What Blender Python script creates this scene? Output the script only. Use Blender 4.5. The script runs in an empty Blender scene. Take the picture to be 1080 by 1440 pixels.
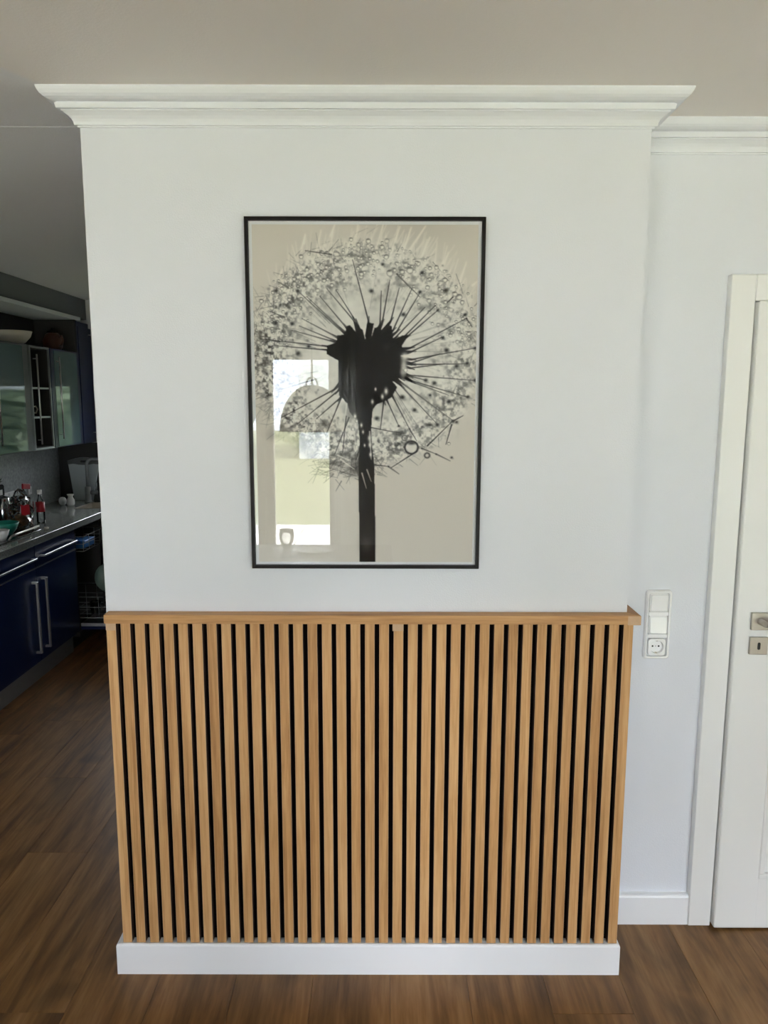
import bpy, bmesh, math, random
import numpy as np
from mathutils import Vector, Matrix
random.seed(7)
rng = np.random.default_rng(11)
S = bpy.context.scene
C = S.collection
PI = math.pi

# ------------------------------------------------------------------ camera, world, light, exposure
EYE = 1.70
cam_d = bpy.data.cameras.new('camera')
cam = bpy.data.objects.new('camera', cam_d)
C.objects.link(cam)
cam_d.sensor_fit = 'VERTICAL'
cam_d.sensor_height = 36.0
cam_d.lens = 36.0 * 1055.0 / 1440.0
cam_d.clip_start = 0.05
cam.rotation_mode = 'XYZ'
cam.matrix_world = (Matrix.Translation((0, 0, EYE)) @ Matrix.Rotation(PI / 2 - math.radians(8.52), 4, 'X')
                    @ Matrix.Rotation(math.radians(0.12), 4, 'Z'))
S.camera = cam

S.view_settings.view_transform = 'Standard'
S.view_settings.look = 'None'
S.view_settings.gamma = 1.0
S.view_settings.use_curve_mapping = False
S.view_settings.exposure = 2.34

world = bpy.data.worlds.new('overcast_sky')
S.world = world
world.use_nodes = True
wn, wl = world.node_tree.nodes, world.node_tree.links
wn.clear()
wo = wn.new('ShaderNodeOutputWorld')
wb = wn.new('ShaderNodeBackground')
tc = wn.new('ShaderNodeTexCoord')
sx = wn.new('ShaderNodeSeparateXYZ')
rp = wn.new('ShaderNodeValToRGB')
rp.color_ramp.elements[0].position = 0.0
rp.color_ramp.elements[0].color = (0.80, 0.88, 1.0, 1)
rp.color_ramp.elements[1].position = 0.8
rp.color_ramp.elements[1].color = (0.98, 0.99, 1.0, 1)
wl.new(tc.outputs['Generated'], sx.inputs[0])
wl.new(sx.outputs['Z'], rp.inputs[0])
wl.new(rp.outputs[0], wb.inputs['Color'])
wb.inputs['Strength'].default_value = 3.1
wl.new(wb.outputs[0], wo.inputs[0])

sun_d = bpy.data.lights.new('sun', 'SUN')
sun_d.energy = 5.5
sun_d.angle = math.radians(3)
sun_d.color = (0.98, 0.97, 1.0)
sun = bpy.data.objects.new('sun', sun_d)
C.objects.link(sun)
sun.rotation_mode = 'QUATERNION'        # high over the right-hand side of the house, so that it never shines in
sun.rotation_quaternion = Vector((math.cos(math.radians(50)), 0.05, math.sin(math.radians(50)))).to_track_quat('Z', 'Y')

S.cycles.max_bounces = 10
S.cycles.diffuse_bounces = 7
S.cycles.transparent_max_bounces = 12
S.cycles.caustics_reflective = False
S.cycles.caustics_refractive = False
S.cycles.sample_clamp_indirect = 6.0


def portal(name, loc, rot, w, h):
    """a window opening marked as a light portal: it guides the sampling of the sky, it gives no light itself"""
    d = bpy.data.lights.new(name, 'AREA')
    d.shape = 'RECTANGLE'
    d.size, d.size_y = w, h
    d.cycles.is_portal = True
    o = bpy.data.objects.new(name, d)
    C.objects.link(o)
    o.location, o.rotation_euler = loc, rot
    return o


# living-room glazing is in the wall behind the camera (y = -2.60), the kitchen window in the far kitchen wall (y = 6.02)
YB = -2.60
portal('portal_terrace', (-1.32, YB - 0.10, 1.06), (PI / 2, 0, 0), 2.22, 2.10)
portal('portal_window', (2.005, YB - 0.10, 1.06), (PI / 2, 0, 0), 2.27, 2.10)
portal('portal_kitchen', (-1.72, 6.16, 1.44), (-PI / 2, 0, 0), 0.78, 0.82)


# ------------------------------------------------------------------ helpers
def new_bm():
    return bmesh.new()


def wloc(o):
    v = Vector((0, 0, 0))
    while o is not None:
        v += o.location
        o = o.parent
    return v


def add_box(bm, x0, x1, y0, y1, z0, z1, bev=0.0, seg=1):
    t = bmesh.new()
    vs = [t.verts.new((x, y, z)) for x in (x0, x1) for y in (y0, y1) for z in (z0, z1)]
    for f in ((0, 1, 3, 2), (4, 6, 7, 5), (0, 4, 5, 1), (2, 3, 7, 6), (0, 2, 6, 4), (1, 5, 7, 3)):
        t.faces.new([vs[i] for i in f])
    if bev > 0:
        bmesh.ops.bevel(t, geom=list(t.edges), offset=bev, segments=seg, profile=0.5, affect='EDGES')
    join(bm, t)


def join(bm, t, M=None):
    if M is not None:
        bmesh.ops.transform(t, matrix=M, verts=t.verts)
    mp = {}
    for v in t.verts:
        mp[v] = bm.verts.new(v.co)
    for f in t.faces:
        try:
            nf = bm.faces.new([mp[v] for v in f.verts])
            nf.smooth = f.smooth
        except ValueError:
            pass
    t.free()


def add_tube(bm, pts, r, n=8, cap=True, radii=None):
    pts = [Vector(p) for p in pts]
    rings = []
    up = Vector((0, 0, 1))
    prev = None
    for i, p in enumerate(pts):
        if i == 0:
            d = pts[1] - p
        elif i == len(pts) - 1:
            d = p - pts[i - 1]
        else:
            d = (pts[i + 1] - p).normalized() + (p - pts[i - 1]).normalized()
        d.normalize()
        if prev is None:
            a = up if abs(d.dot(up)) < 0.95 else Vector((1, 0, 0))
            u = d.cross(a).normalized()
        else:
            u = prev - d * prev.dot(d)
            u.normalize()
        prev = u
        w = d.cross(u)
        rr = radii[i] if radii else r
        rings.append([bm.verts.new(p + (u * math.cos(k * 2 * PI / n) + w * math.sin(k * 2 * PI / n)) * rr) for k in range(n)])
    for a, b in zip(rings, rings[1:]):
        for k in range(n):
            f = bm.faces.new((a[k], a[(k + 1) % n], b[(k + 1) % n], b[k]))
            f.smooth = True
    if cap:
        bm.faces.new(list(reversed(rings[0])))
        bm.faces.new(rings[-1])


def add_lathe(bm, prof, c, n=24):
    """prof: (radius, z) outline from bottom to top, around a vertical axis through c"""
    rings = []
    for r, z in prof:
        if r < 1e-5:
            rings.append([bm.verts.new((c[0], c[1], c[2] + z))])
        else:
            rings.append([bm.verts.new((c[0] + r * math.cos(k * 2 * PI / n), c[1] + r * math.sin(k * 2 * PI / n), c[2] + z)) for k in range(n)])
    for a, b in zip(rings, rings[1:]):
        for k in range(n):
            k2 = (k + 1) % n
            if len(a) == 1 and len(b) == 1:
                continue
            if len(a) == 1:
                f = bm.faces.new((a[0], b[k2], b[k]))
            elif len(b) == 1:
                f = bm.faces.new((a[k], a[k2], b[0]))
            else:
                f = bm.faces.new((a[k], a[k2], b[k2], b[k]))
            f.smooth = True


def add_prism(bm, pts, axis, a0, a1, bev=0.0):
    """a flat outline pts (2D) extruded along axis ('x','y','z') from a0 to a1"""
    t = bmesh.new()

    def P(p, a):
        return {'x': (a, p[0], p[1]), 'y': (p[0], a, p[1]), 'z': (p[0], p[1], a)}[axis]
    lo = [t.verts.new(P(p, a0)) for p in pts]
    hi = [t.verts.new(P(p, a1)) for p in pts]
    n = len(pts)
    t.faces.new(lo)
    t.faces.new(list(reversed(hi)))
    for k in range(n):
        t.faces.new((lo[k], hi[k], hi[(k + 1) % n], lo[(k + 1) % n]))
    bmesh.ops.recalc_face_normals(t, faces=t.faces)
    if bev > 0:
        bmesh.ops.bevel(t, geom=list(t.edges), offset=bev, segments=2, profile=0.5, affect='EDGES')
    join(bm, t)


def rrect(x0, x1, z0, z1, r, n=5):
    out = []
    for cx, cz, a0 in ((x1 - r, z1 - r, 0), (x0 + r, z1 - r, PI / 2), (x0 + r, z0 + r, PI), (x1 - r, z0 + r, 1.5 * PI)):
        for k in range(n + 1):
            a = a0 + k * PI / 2 / n
            out.append((cx + r * math.cos(a), cz + r * math.sin(a)))
    return out


def add_sweep(bm, prof, path, smooth_from=None):
    """closed outline prof (offset, z) swept along a horizontal polyline with mitred corners; offset is to the right of travel"""
    path = [Vector(p) for p in path]
    dirs = [(b - a).normalized() for a, b in zip(path, path[1:])]
    nr = [Vector((d.y, -d.x)) for d in dirs]
    rings = []
    for i, p in enumerate(path):
        if i == 0:
            m = nr[0]
        elif i == len(path) - 1:
            m = nr[-1]
        else:
            s = nr[i - 1] + nr[i]
            m = s / (1 + nr[i - 1].dot(nr[i]))
        rings.append([bm.verts.new((p.x + m.x * o, p.y + m.y * o, z)) for o, z in prof])
    n = len(prof)
    for a, b in zip(rings, rings[1:]):
        for k in range(n):
            bm.faces.new((a[k], b[k], b[(k + 1) % n], a[(k + 1) % n]))
    bm.faces.new(rings[0])
    bm.faces.new(list(reversed(rings[-1])))


def obj(name, bm, mat, parent=None, kind=None, recalc=True):
    if recalc:
        bmesh.ops.recalc_face_normals(bm, faces=bm.faces)
    if parent is not None:
        bmesh.ops.translate(bm, verts=bm.verts, vec=-wloc(parent))
    me = bpy.data.meshes.new(name)
    bm.to_mesh(me)
    bm.free()
    if isinstance(mat, (list, tuple)):
        for m in mat:
            me.materials.append(m)
    else:
        me.materials.append(mat)
    o = bpy.data.objects.new(name, me)
    C.objects.link(o)
    o.parent = parent
    if kind:
        o['kind'] = kind
    return o


def tag(o, label, cat, group=None, kind=None):
    o['label'] = label
    o['category'] = cat
    if group:
        o['group'] = group
    if kind:
        o['kind'] = kind
    return o


def thing(name, label, cat, loc=(0, 0, 0), group=None, kind=None):
    o = bpy.data.objects.new(name, None)
    C.objects.link(o)
    o.empty_display_size = 0.05
    o.location = loc
    return tag(o, label, cat, group, kind)


def box_obj(name, mat, parent, x0, x1, y0, y1, z0, z1, bev=0.0, seg=1, kind=None):
    bm = new_bm()
    add_box(bm, x0, x1, y0, y1, z0, z1, bev, seg)
    return obj(name, bm, mat, parent, kind)


def share(o, name, parent, dloc):
    c = o.copy()
    c.name = name
    C.objects.link(c)
    c.parent = parent
    c.location = Vector(o.location) + Vector(dloc)
    return c


# ------------------------------------------------------------------ materials
def srgb(r, g, b):
    def f(c):
        c /= 255.0
        return c / 12.92 if c <= 0.04045 else ((c + 0.055) / 1.055) ** 2.4
    return (f(r), f(g), f(b), 1)


def mat(name, col, rough=0.5, metal=0.0, spec=0.5, bump=None, mottle=None):
    m = bpy.data.materials.new(name)
    m.use_nodes = True
    n, l = m.node_tree.nodes, m.node_tree.links
    b = n['Principled BSDF']
    b.inputs['Base Color'].default_value = col
    b.inputs['Roughness'].default_value = rough
    b.inputs['Metallic'].default_value = metal
    b.inputs['Specular IOR Level'].default_value = spec
    t = n.new('ShaderNodeTexCoord')
    if mottle:                                   # (scale, amount): a faint unevenness of the colour itself
        nz = n.new('ShaderNodeTexNoise')
        nz.inputs['Scale'].default_value = mottle[0]
        nz.inputs['Detail'].default_value = 5
        l.new(t.outputs['Object'], nz.inputs['Vector'])
        r = n.new('ShaderNodeValToRGB')
        k = mottle[1]
        r.color_ramp.elements[0].position = 0.35
        r.color_ramp.elements[1].position = 0.65
        r.color_ramp.elements[0].color = tuple(c * (1 - k) for c in col[:3]) + (1,)
        r.color_ramp.elements[1].color = tuple(min(1, c * (1 + k)) for c in col[:3]) + (1,)
        l.new(nz.outputs['Fac'], r.inputs[0])
        l.new(r.outputs[0], b.inputs['Base Color'])
    if bump:                                     # (scale, distance)
        nz = n.new('ShaderNodeTexNoise')
        nz.inputs['Scale'].default_value = bump[0]
        nz.inputs['Detail'].default_value = 4
        l.new(t.outputs['Object'], nz.inputs['Vector'])
        bp = n.new('ShaderNodeBump')
        bp.inputs['Distance'].default_value = bump[1]
        bp.inputs['Strength'].default_value = 0.6
        l.new(nz.outputs['Fac'], bp.inputs['Height'])
        l.new(bp.outputs[0], b.inputs['Normal'])
    return m


def wood(name, cols, axis, along, across, rough=0.5, spread=0.25, knots=0.0, spec=0.4):
    """long-grained wood: noise stretched along one axis; every object gets its own stretch of grain and its own tone"""
    m = bpy.data.materials.new(name)
    m.use_nodes = True
    n, l = m.node_tree.nodes, m.node_tree.links
    b = n['Principled BSDF']
    b.inputs['Roughness'].default_value = rough
    b.inputs['Specular IOR Level'].default_value = spec
    t = n.new('ShaderNodeTexCoord')
    oi = n.new('ShaderNodeObjectInfo')
    mul = n.new('ShaderNodeMath')
    mul.operation = 'MULTIPLY'
    mul.inputs[1].default_value = 37.0
    l.new(oi.outputs['Random'], mul.inputs[0])
    cmb = n.new('ShaderNodeCombineXYZ')
    for k in range(3):
        l.new(mul.outputs[0], cmb.inputs[k])
    add = n.new('ShaderNodeVectorMath')
    l.new(t.outputs['Object'], add.inputs[0])
    l.new(cmb.outputs[0], add.inputs[1])
    sc = [across] * 3
    sc['xyz'.index(axis)] = along

    def noise(mult, detail, dist, rg=0.6):
        mp = n.new('ShaderNodeMapping')
        mp.inputs['Scale'].default_value = [s * mult for s in sc]
        l.new(add.outputs[0], mp.inputs['Vector'])
        z = n.new('ShaderNodeTexNoise')
        z.inputs['Scale'].default_value = 1.0
        z.inputs['Detail'].default_value = detail
        z.inputs['Roughness'].default_value = rg
        z.inputs['Distortion'].default_value = dist
        l.new(mp.outputs[0], z.inputs['Vector'])
        return z
    z1 = noise(1.0, 6, 0.6)
    z2 = noise(4.5, 4, 0.2)
    mx = n.new('ShaderNodeMath')
    mx.operation = 'MULTIPLY_ADD'
    mx.inputs[1].default_value = 0.35
    l.new(z2.outputs['Fac'], mx.inputs[0])
    sub = n.new('ShaderNodeMath')
    sub.operation = 'MULTIPLY_ADD'
    sub.inputs[1].default_value = 0.8
    sub.inputs[2].default_value = -0.075
    l.new(z1.outputs['Fac'], sub.inputs[0])
    l.new(sub.outputs[0], mx.inputs[2])
    # per-object tone
    tn = n.new('ShaderNodeMath')
    tn.operation = 'MULTIPLY_ADD'
    tn.inputs[1].default_value = spread
    l.new(oi.outputs['Random'], tn.inputs[0])
    off = n.new('ShaderNodeMath')
    off.operation = 'SUBTRACT'
    off.inputs[1].default_value = spread * 0.5
    l.new(mx.outputs[0], off.inputs[0])
    l.new(off.outputs[0], tn.inputs[2])
    r = n.new('ShaderNodeValToRGB')
    els = r.color_ramp.elements
    els[0].position, els[0].color = 0.30, cols[0]
    els[1].position, els[1].color = 0.72, cols[-1]
    for k, c in enumerate(cols[1:-1]):
        e = els.new(0.30 + 0.42 * (k + 1) / (len(cols) - 1))
        e.color = c
    l.new(tn.outputs[0], r.inputs[0])
    out = r.outputs[0]
    if knots > 0:                                # darker smoky patches in the board
        mp = n.new('ShaderNodeMapping')
        q = [across * 0.28] * 3
        q['xyz'.index(axis)] = along * 1.6
        mp.inputs['Scale'].default_value = q
        l.new(add.outputs[0], mp.inputs['Vector'])
        z = n.new('ShaderNodeTexNoise')
        z.inputs['Scale'].default_value = 1.0
        z.inputs['Detail'].default_value = 3
        z.inputs['Distortion'].default_value = 1.2
        l.new(mp.outputs[0], z.inputs['Vector'])
        kr = n.new('ShaderNodeValToRGB')
        kr.color_ramp.elements[0].position = 0.36
        kr.color_ramp.elements[0].color = (1 - knots, 1 - knots, 1 - knots, 1)
        kr.color_ramp.elements[1].position = 0.55
        kr.color_ramp.elements[1].color = (1, 1, 1, 1)
        l.new(z.outputs['Fac'], kr.inputs[0])
        mm = n.new('ShaderNodeMix')
        mm.data_type = 'RGBA'
        mm.blend_type = 'MULTIPLY'
        mm.inputs['Factor'].default_value = 1.0
        l.new(out, mm.inputs[6])
        l.new(kr.outputs[0], mm.inputs[7])
        out = mm.outputs[2]
    l.new(out, b.inputs['Base Color'])
    bp = n.new('ShaderNodeBump')
    bp.inputs['Distance'].default_value = 0.0004
    bp.inputs['Strength'].default_value = 0.4
    l.new(mx.outputs[0], bp.inputs['Height'])
    l.new(bp.outputs[0], b.inputs['Normal'])
    return m


def clear_glass(name, tint=(1, 1, 1, 1), ior=1.5):
    m = bpy.data.materials.new(name)
    m.use_nodes = True
    n, l = m.node_tree.nodes, m.node_tree.links
    n.clear()
    o = n.new('ShaderNodeOutputMaterial')
    mx = n.new('ShaderNodeMixShader')
    fr = n.new('ShaderNodeFresnel')
    fr.inputs['IOR'].default_value = ior
    tr = n.new('ShaderNodeBsdfTransparent')
    tr.inputs['Color'].default_value = tint
    gl = n.new('ShaderNodeBsdfGlossy')
    gl.inputs['Roughness'].default_value = 0.0
    l.new(fr.outputs[0], mx.inputs[0])
    l.new(tr.outputs[0], mx.inputs[1])
    l.new(gl.outputs[0], mx.inputs[2])
    l.new(mx.outputs[0], o.inputs[0])
    return m


M = {}
M['wall'] = mat('wall_paint', srgb(228, 231, 237), 0.9, spec=0.2, bump=(260, 0.0012))
M['ceil'] = mat('ceiling_paint', srgb(228, 226, 221), 0.95, spec=0.1, bump=(180, 0.001))
M['ceil2'] = mat('ceiling_two_tone', srgb(236, 232, 225), 0.95, spec=0.1, bump=(180, 0.001))
cm = M['ceil2'].node_tree                      # the kitchen part is slightly greyer; its soft edge starts at the corner of the moulding
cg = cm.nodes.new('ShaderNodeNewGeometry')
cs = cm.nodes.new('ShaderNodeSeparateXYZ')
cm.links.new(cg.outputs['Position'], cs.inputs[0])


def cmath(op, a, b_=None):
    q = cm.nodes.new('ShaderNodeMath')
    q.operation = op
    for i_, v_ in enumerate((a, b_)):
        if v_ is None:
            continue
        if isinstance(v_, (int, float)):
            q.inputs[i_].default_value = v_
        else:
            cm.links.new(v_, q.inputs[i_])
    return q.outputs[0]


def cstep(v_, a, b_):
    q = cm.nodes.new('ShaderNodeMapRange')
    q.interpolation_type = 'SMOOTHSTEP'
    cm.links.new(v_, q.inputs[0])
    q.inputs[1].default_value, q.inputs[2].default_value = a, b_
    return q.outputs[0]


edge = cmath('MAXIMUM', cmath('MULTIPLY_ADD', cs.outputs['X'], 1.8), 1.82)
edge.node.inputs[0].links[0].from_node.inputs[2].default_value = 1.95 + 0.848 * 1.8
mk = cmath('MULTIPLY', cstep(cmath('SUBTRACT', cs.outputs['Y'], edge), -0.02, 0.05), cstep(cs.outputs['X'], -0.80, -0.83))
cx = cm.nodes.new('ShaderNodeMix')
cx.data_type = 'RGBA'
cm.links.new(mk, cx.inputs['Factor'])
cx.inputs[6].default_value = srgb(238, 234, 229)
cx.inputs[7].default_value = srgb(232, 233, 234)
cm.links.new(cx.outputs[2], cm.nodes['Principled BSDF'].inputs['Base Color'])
M['stucco'] = mat('moulding_paint', srgb(234, 237, 242), 0.6, spec=0.3)
M['lacquer'] = mat('white_lacquer', srgb(243, 245, 247), 0.35, spec=0.4)
M['door'] = mat('door_lacquer', srgb(239, 240, 238), 0.35, spec=0.4)
M['plastic'] = mat('white_plastic', srgb(243, 244, 244), 0.22, spec=0.5)
M['plastic_dark'] = mat('dark_hole', srgb(18, 17, 16), 0.6)
M['oak'] = wood('oak_veneer', [srgb(170, 123, 73), srgb(203, 156, 102), srgb(221, 179, 126)], 'z', 2.2, 55, 0.55, 0.18)
M['oak_x'] = wood('oak_veneer_rail', [srgb(172, 124, 76), srgb(198, 150, 97), srgb(212, 168, 114)], 'x', 2.5, 60, 0.5, 0.1)
M['oak_pale'] = mat('pale_oak_tape', srgb(202, 168, 132), 0.55, mottle=(40, 0.05))
M['mdf'] = mat('dark_fibreboard', srgb(66, 42, 26), 0.8)
M['felt'] = mat('black_felt', srgb(26, 20, 18), 1.0, spec=0.05)
M['floor'] = wood('floor_oak', [srgb(86, 58, 29), srgb(131, 94, 53), srgb(162, 123, 77)], 'y', 1.3, 17, 0.40, 0.05, knots=0.40, spec=0.4)
M['frame'] = mat('black_frame', srgb(20, 14, 15), 0.45, spec=0.2)
M['mount'] = mat('white_mount', srgb(248, 248, 248), 0.7)
M['glass'] = clear_glass('picture_glass')
M['pane'] = clear_glass('window_glass')
M['steel'] = mat('brushed_steel', srgb(186, 180, 170), 0.32, 1.0)
M['chrome'] = mat('chrome', srgb(215, 215, 215), 0.12, 1.0)
M['alu'] = mat('anodised_aluminium', srgb(205, 205, 205), 0.35, 1.0)
M['blue'] = mat('dark_blue_lacquer', srgb(9, 25, 66), 0.3, spec=0.4)
M['plinth'] = mat('grey_plinth', srgb(150, 152, 152), 0.4, 0.6)
M['granite'] = mat('dark_granite', srgb(128, 132, 128), 0.12, spec=0.5, mottle=(160, 0.35))
M['splash'] = mat('grey_stone_panel', srgb(150, 154, 154), 0.35, mottle=(60, 0.22))
M['carcass'] = mat('dark_grey_carcass', srgb(92, 96, 100), 0.5)
M['dark'] = mat('dark_interior', srgb(48, 46, 46), 0.6)
M['frost'] = mat('frosted_glass', srgb(80, 106, 110), 0.045, spec=0.5)
M['kwall'] = mat('kitchen_wall_paint', srgb(206, 207, 206), 0.9, spec=0.1)
M['soffit'] = mat('dark_soffit', srgb(112, 116, 118), 0.8)
M['dull'] = mat('dull_aluminium', srgb(150, 154, 156), 0.45, 0.8)
M['bowl'] = mat('pale_ceramic', srgb(190, 182, 168), 0.4)
M['copper'] = mat('brown_glaze', srgb(86, 50, 36), 0.3)
M['black'] = mat('black_gloss', srgb(16, 15, 16), 0.18)
M['teal'] = mat('teal_plastic', srgb(42, 140, 122), 0.4)
M['red'] = mat('red_print', srgb(165, 24, 36), 0.5)
M['bread'] = mat('brown_bread', srgb(128, 84, 46), 0.8, mottle=(30, 0.25))
M['leaf'] = mat('dark_green_leaf', srgb(46, 66, 40), 0.6)
M['insert'] = mat('pale_grey_insert', srgb(190, 190, 188), 0.5)
M['white'] = mat('white_ceramic', srgb(235, 235, 232), 0.2)
M['bluebox'] = mat('blue_plastic', srgb(44, 108, 178), 0.4)
M['plate'] = mat('pale_green_plate', srgb(120, 140, 128), 0.3)
M['film'] = clear_glass('clear_film', (0.93, 0.95, 0.95, 1), 1.7)
M['table'] = wood('dark_table_oak', [srgb(70, 56, 46), srgb(96, 80, 66), srgb(110, 92, 76)], 'x', 1.4, 22, 0.3, 0.1)
def sheer(name, col, through=0.35):
    m = mat(name, col, 0.9, spec=0.0)
    n, l = m.node_tree.nodes, m.node_tree.links
    tl = n.new('ShaderNodeBsdfTranslucent')
    tl.inputs['Color'].default_value = col
    mx = n.new('ShaderNodeMixShader')
    mx.inputs[0].default_value = through
    l.new(n['Principled BSDF'].outputs[0], mx.inputs[1])
    l.new(tl.outputs[0], mx.inputs[2])
    l.new(mx.outputs[0], n['Material Output'].inputs['Surface'])
    return m


M['curtain'] = sheer('light_curtain', srgb(236, 236, 234), 0.75)
M['beige_curtain'] = sheer('beige_curtain', srgb(160, 136, 122))
M['shade'] = sheer('beige_lampshade', srgb(222, 200, 176))
M['upvc'] = mat('window_frame_white', srgb(238, 238, 236), 0.35)
M['paving'] = mat('pale_paving', srgb(226, 223, 216), 0.9, mottle=(9, 0.15))
M['lawn'] = mat('lawn', srgb(140, 144, 112), 1.0, spec=0.0, mottle=(6, 0.25))
M['hedge'] = mat('hedge_leaves', srgb(56, 70, 48), 0.9, mottle=(14, 0.5), bump=(14, 0.05))
M['siding'] = mat('white_siding', srgb(240, 244, 250), 0.8)
M['tile'] = mat('dark_roof', srgb(80, 66, 62), 0.9)
M['house_glass'] = mat('dark_house_glass', srgb(40, 48, 56), 0.1)

# ------------------------------------------------------------------ the room
WY = 2.05                      # face of the projecting wall
XL, XR = -0.782, 0.6855        # its two corners
RY = 2.252                     # the recessed wall with the door
CZ = 2.463                     # ceiling
KX = -2.62                     # kitchen side wall
KY = 6.02                      # far kitchen wall
RX = 3.2                       # right wall of the living room
LX = -3.4                      # left wall of the living room


def structure(name, bm, m, label, cat):
    return tag(obj(name, bm, m), label, cat, kind='structure')


# floor: a base slab and laid planks running away from the camera
fl = new_bm()
add_box(fl, LX - 0.2, RX + 0.2, YB - 0.2, KY + 0.3, -0.16, -0.012)
floor = structure('floor', fl, M['dark'], 'brown wood plank floor running from the living room into the kitchen', 'floor')
PW, PL = 0.228, 1.60
pb = new_bm()
add_box(pb, 0.0003, PW - 0.0003, 0.0003, PL - 0.0003, -0.012, 0.0, 0.0007)
plank0 = None
stag = [0.0, 0.61, 1.18, 0.33, 0.92, 1.45, 0.17]
row = 0
x = LX
proto_me = None
while x < RX - 0.01:
    y = YB - stag[row % 7]
    while y < KY + 0.05:
        y0, y1 = max(y, YB), min(y + PL, KY + 0.02)
        if y1 - y0 > 0.05:
            full = (y1 - y0) > PL - 1e-4 and x + PW <= RX
            if full and proto_me is not None:
                o = bpy.data.objects.new('plank', proto_me)
                C.objects.link(o)
                o.parent = floor
            else:
                b = new_bm()
                add_box(b, 0.0003, min(PW, RX - x) - 0.0003, 0.0003, (y1 - y0) - 0.0003, -0.012, 0.0, 0.0007)
                o = obj('plank', b, M['floor'])
                o.parent = floor
                if full:
                    proto_me = o.data
            o.location = (x, y0, 0)
        y += PL
    x += PW
    row += 1

# ceiling: living room and kitchen were joined, a filled joint is left where the wall once stood
b = new_bm()
add_box(b, LX - 0.2, RX + 0.2, YB - 0.2, 2.262, CZ, CZ + 0.15)
add_box(b, LX - 0.2, RX + 0.2, 2.266, KY + 0.3, CZ, CZ + 0.15)
add_box(b, LX - 0.2, RX + 0.2, 2.262, 2.266, CZ + 0.0008, CZ + 0.15)
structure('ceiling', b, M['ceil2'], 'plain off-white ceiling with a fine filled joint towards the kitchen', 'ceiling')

b = new_bm()
add_box(b, XL, XR, WY, 2.80, 0, CZ)
structure('wall_front', b, M['wall'], 'white projecting wall carrying the dandelion picture and the slats', 'wall')

b = new_bm()                    # recessed wall with the door opening
DX0, DX1, DZ = 1.055, 1.96, 2.0
add_box(b, XR, DX0, RY, RY + 0.15, 0, CZ)
add_box(b, DX0, DX1, RY, RY + 0.15, DZ, CZ)
add_box(b, DX1, RX, RY, RY + 0.15, 0, CZ)
structure('wall_recessed', b, M['wall'], 'white recessed wall with the light switches and the door', 'wall')

b = new_bm()
add_box(b, RX, RX + 0.2, YB - 0.2, RY + 0.15, 0, CZ)
add_box(b, 0.8, 0.95, RY + 0.15, KY, 0, CZ)
add_box(b, 0.95, RX, 3.6, 3.75, 0, CZ)
add_box(b, RX, RX + 0.2, RY + 0.15, 3.75, 0, CZ)
structure('wall_right', b, M['wall'], 'white right-hand wall of the living room', 'wall')
b = new_bm()
add_box(b, LX - 0.2, LX, YB - 0.2, 2.25, 0, CZ)
structure('wall_left', b, M['wall'], 'white left-hand wall of the living room', 'wall')
b = new_bm()
add_box(b, LX, KX - 0.2, 2.06, 2.25, 0, CZ)
structure('wall_partition', b, M['wall'], 'white wall stub at the left of the opening to the kitchen', 'wall')

b = new_bm()                    # wall behind the camera with the terrace glazing and a second window
T0, T1, TZ = -2.44, -0.20, 2.11
V0, V1, VZ0, VZ1 = 0.86, 3.15, 0.0, 2.11
add_box(b, LX, T0, YB - 0.2, YB, 0, CZ)
add_box(b, T0, T1, YB - 0.2, YB, TZ, CZ)
add_box(b, T1, V0, YB - 0.2, YB, 0, CZ)
add_box(b, V0, V1, YB - 0.2, YB, VZ1, CZ)
add_box(b, V1, RX, YB - 0.2, YB, 0, CZ)
structure('wall_back', b, M['wall'], 'white wall behind the viewer with terrace glazing', 'wall')

# kitchen shell
b = new_bm()
add_box(b, KX - 0.2, KX, 2.25, KY + 0.2, 0, CZ)
structure('wall_kitchen_left', b, M['kwall'], 'grey kitchen wall behind the blue cabinets', 'wall')
W0, W1, WZ0, WZ1 = -2.12, -1.34, 1.02, 1.86
b = new_bm()
add_box(b, KX, W0, KY, KY + 0.2, 0, CZ)
add_box(b, W0, W1, KY, KY + 0.2, 0, WZ0)
add_box(b, W0, W1, KY, KY + 0.2, WZ1, CZ)
add_box(b, W1, 0.8, KY, KY + 0.2, 0, CZ)
structure('wall_kitchen_end', b, M['kwall'], 'grey far wall of the kitchen behind the sink', 'wall')
b = new_bm()
add_box(b, 0.6, 0.8, 2.8, KY, 0, CZ)
structure('wall_kitchen_right', b, M['kwall'], 'grey right-hand kitchen wall hidden behind the projecting wall', 'wall')


def window(name, x0, x1, z0, z1, y0, y1, mullions, label):
    """frame with mullions and one pane of glass per light"""
    r = thing(name, label, 'window', ((x0 + x1) / 2, (y0 + y1) / 2, z0), kind='structure')
    f = 0.06
    b = new_bm()
    add_box(b, x0, x0 + f, y0, y1, z0, z1, 0.004)
    add_box(b, x1 - f, x1, y0, y1, z0, z1, 0.004)
    add_box(b, x0 + f, x1 - f, y0, y1, z0, z0 + f, 0.004)
    add_box(b, x0 + f, x1 - f, y0, y1, z1 - f, z1, 0.004)
    obj('window_frame', b, M['upvc'], r)
    xs = [x0 + f]
    for m in mullions:
        box_obj('mullion', M['upvc'], r, m - 0.035, m + 0.035, y0, y1, z0 + f, z1 - f, 0.003)
        xs += [m - 0.035, m + 0.035]
    xs.append(x1 - f)
    ym = (y0 + y1) / 2
    for a, c in zip(xs[::2], xs[1::2]):
        b = new_bm()
        v = [b.verts.new(p) for p in ((a, ym, z0 + f), (c, ym, z0 + f), (c, ym, z1 - f), (a, ym, z1 - f))]
        b.faces.new(v)
        obj('pane', b, M['pane'], r)
    return r


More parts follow.
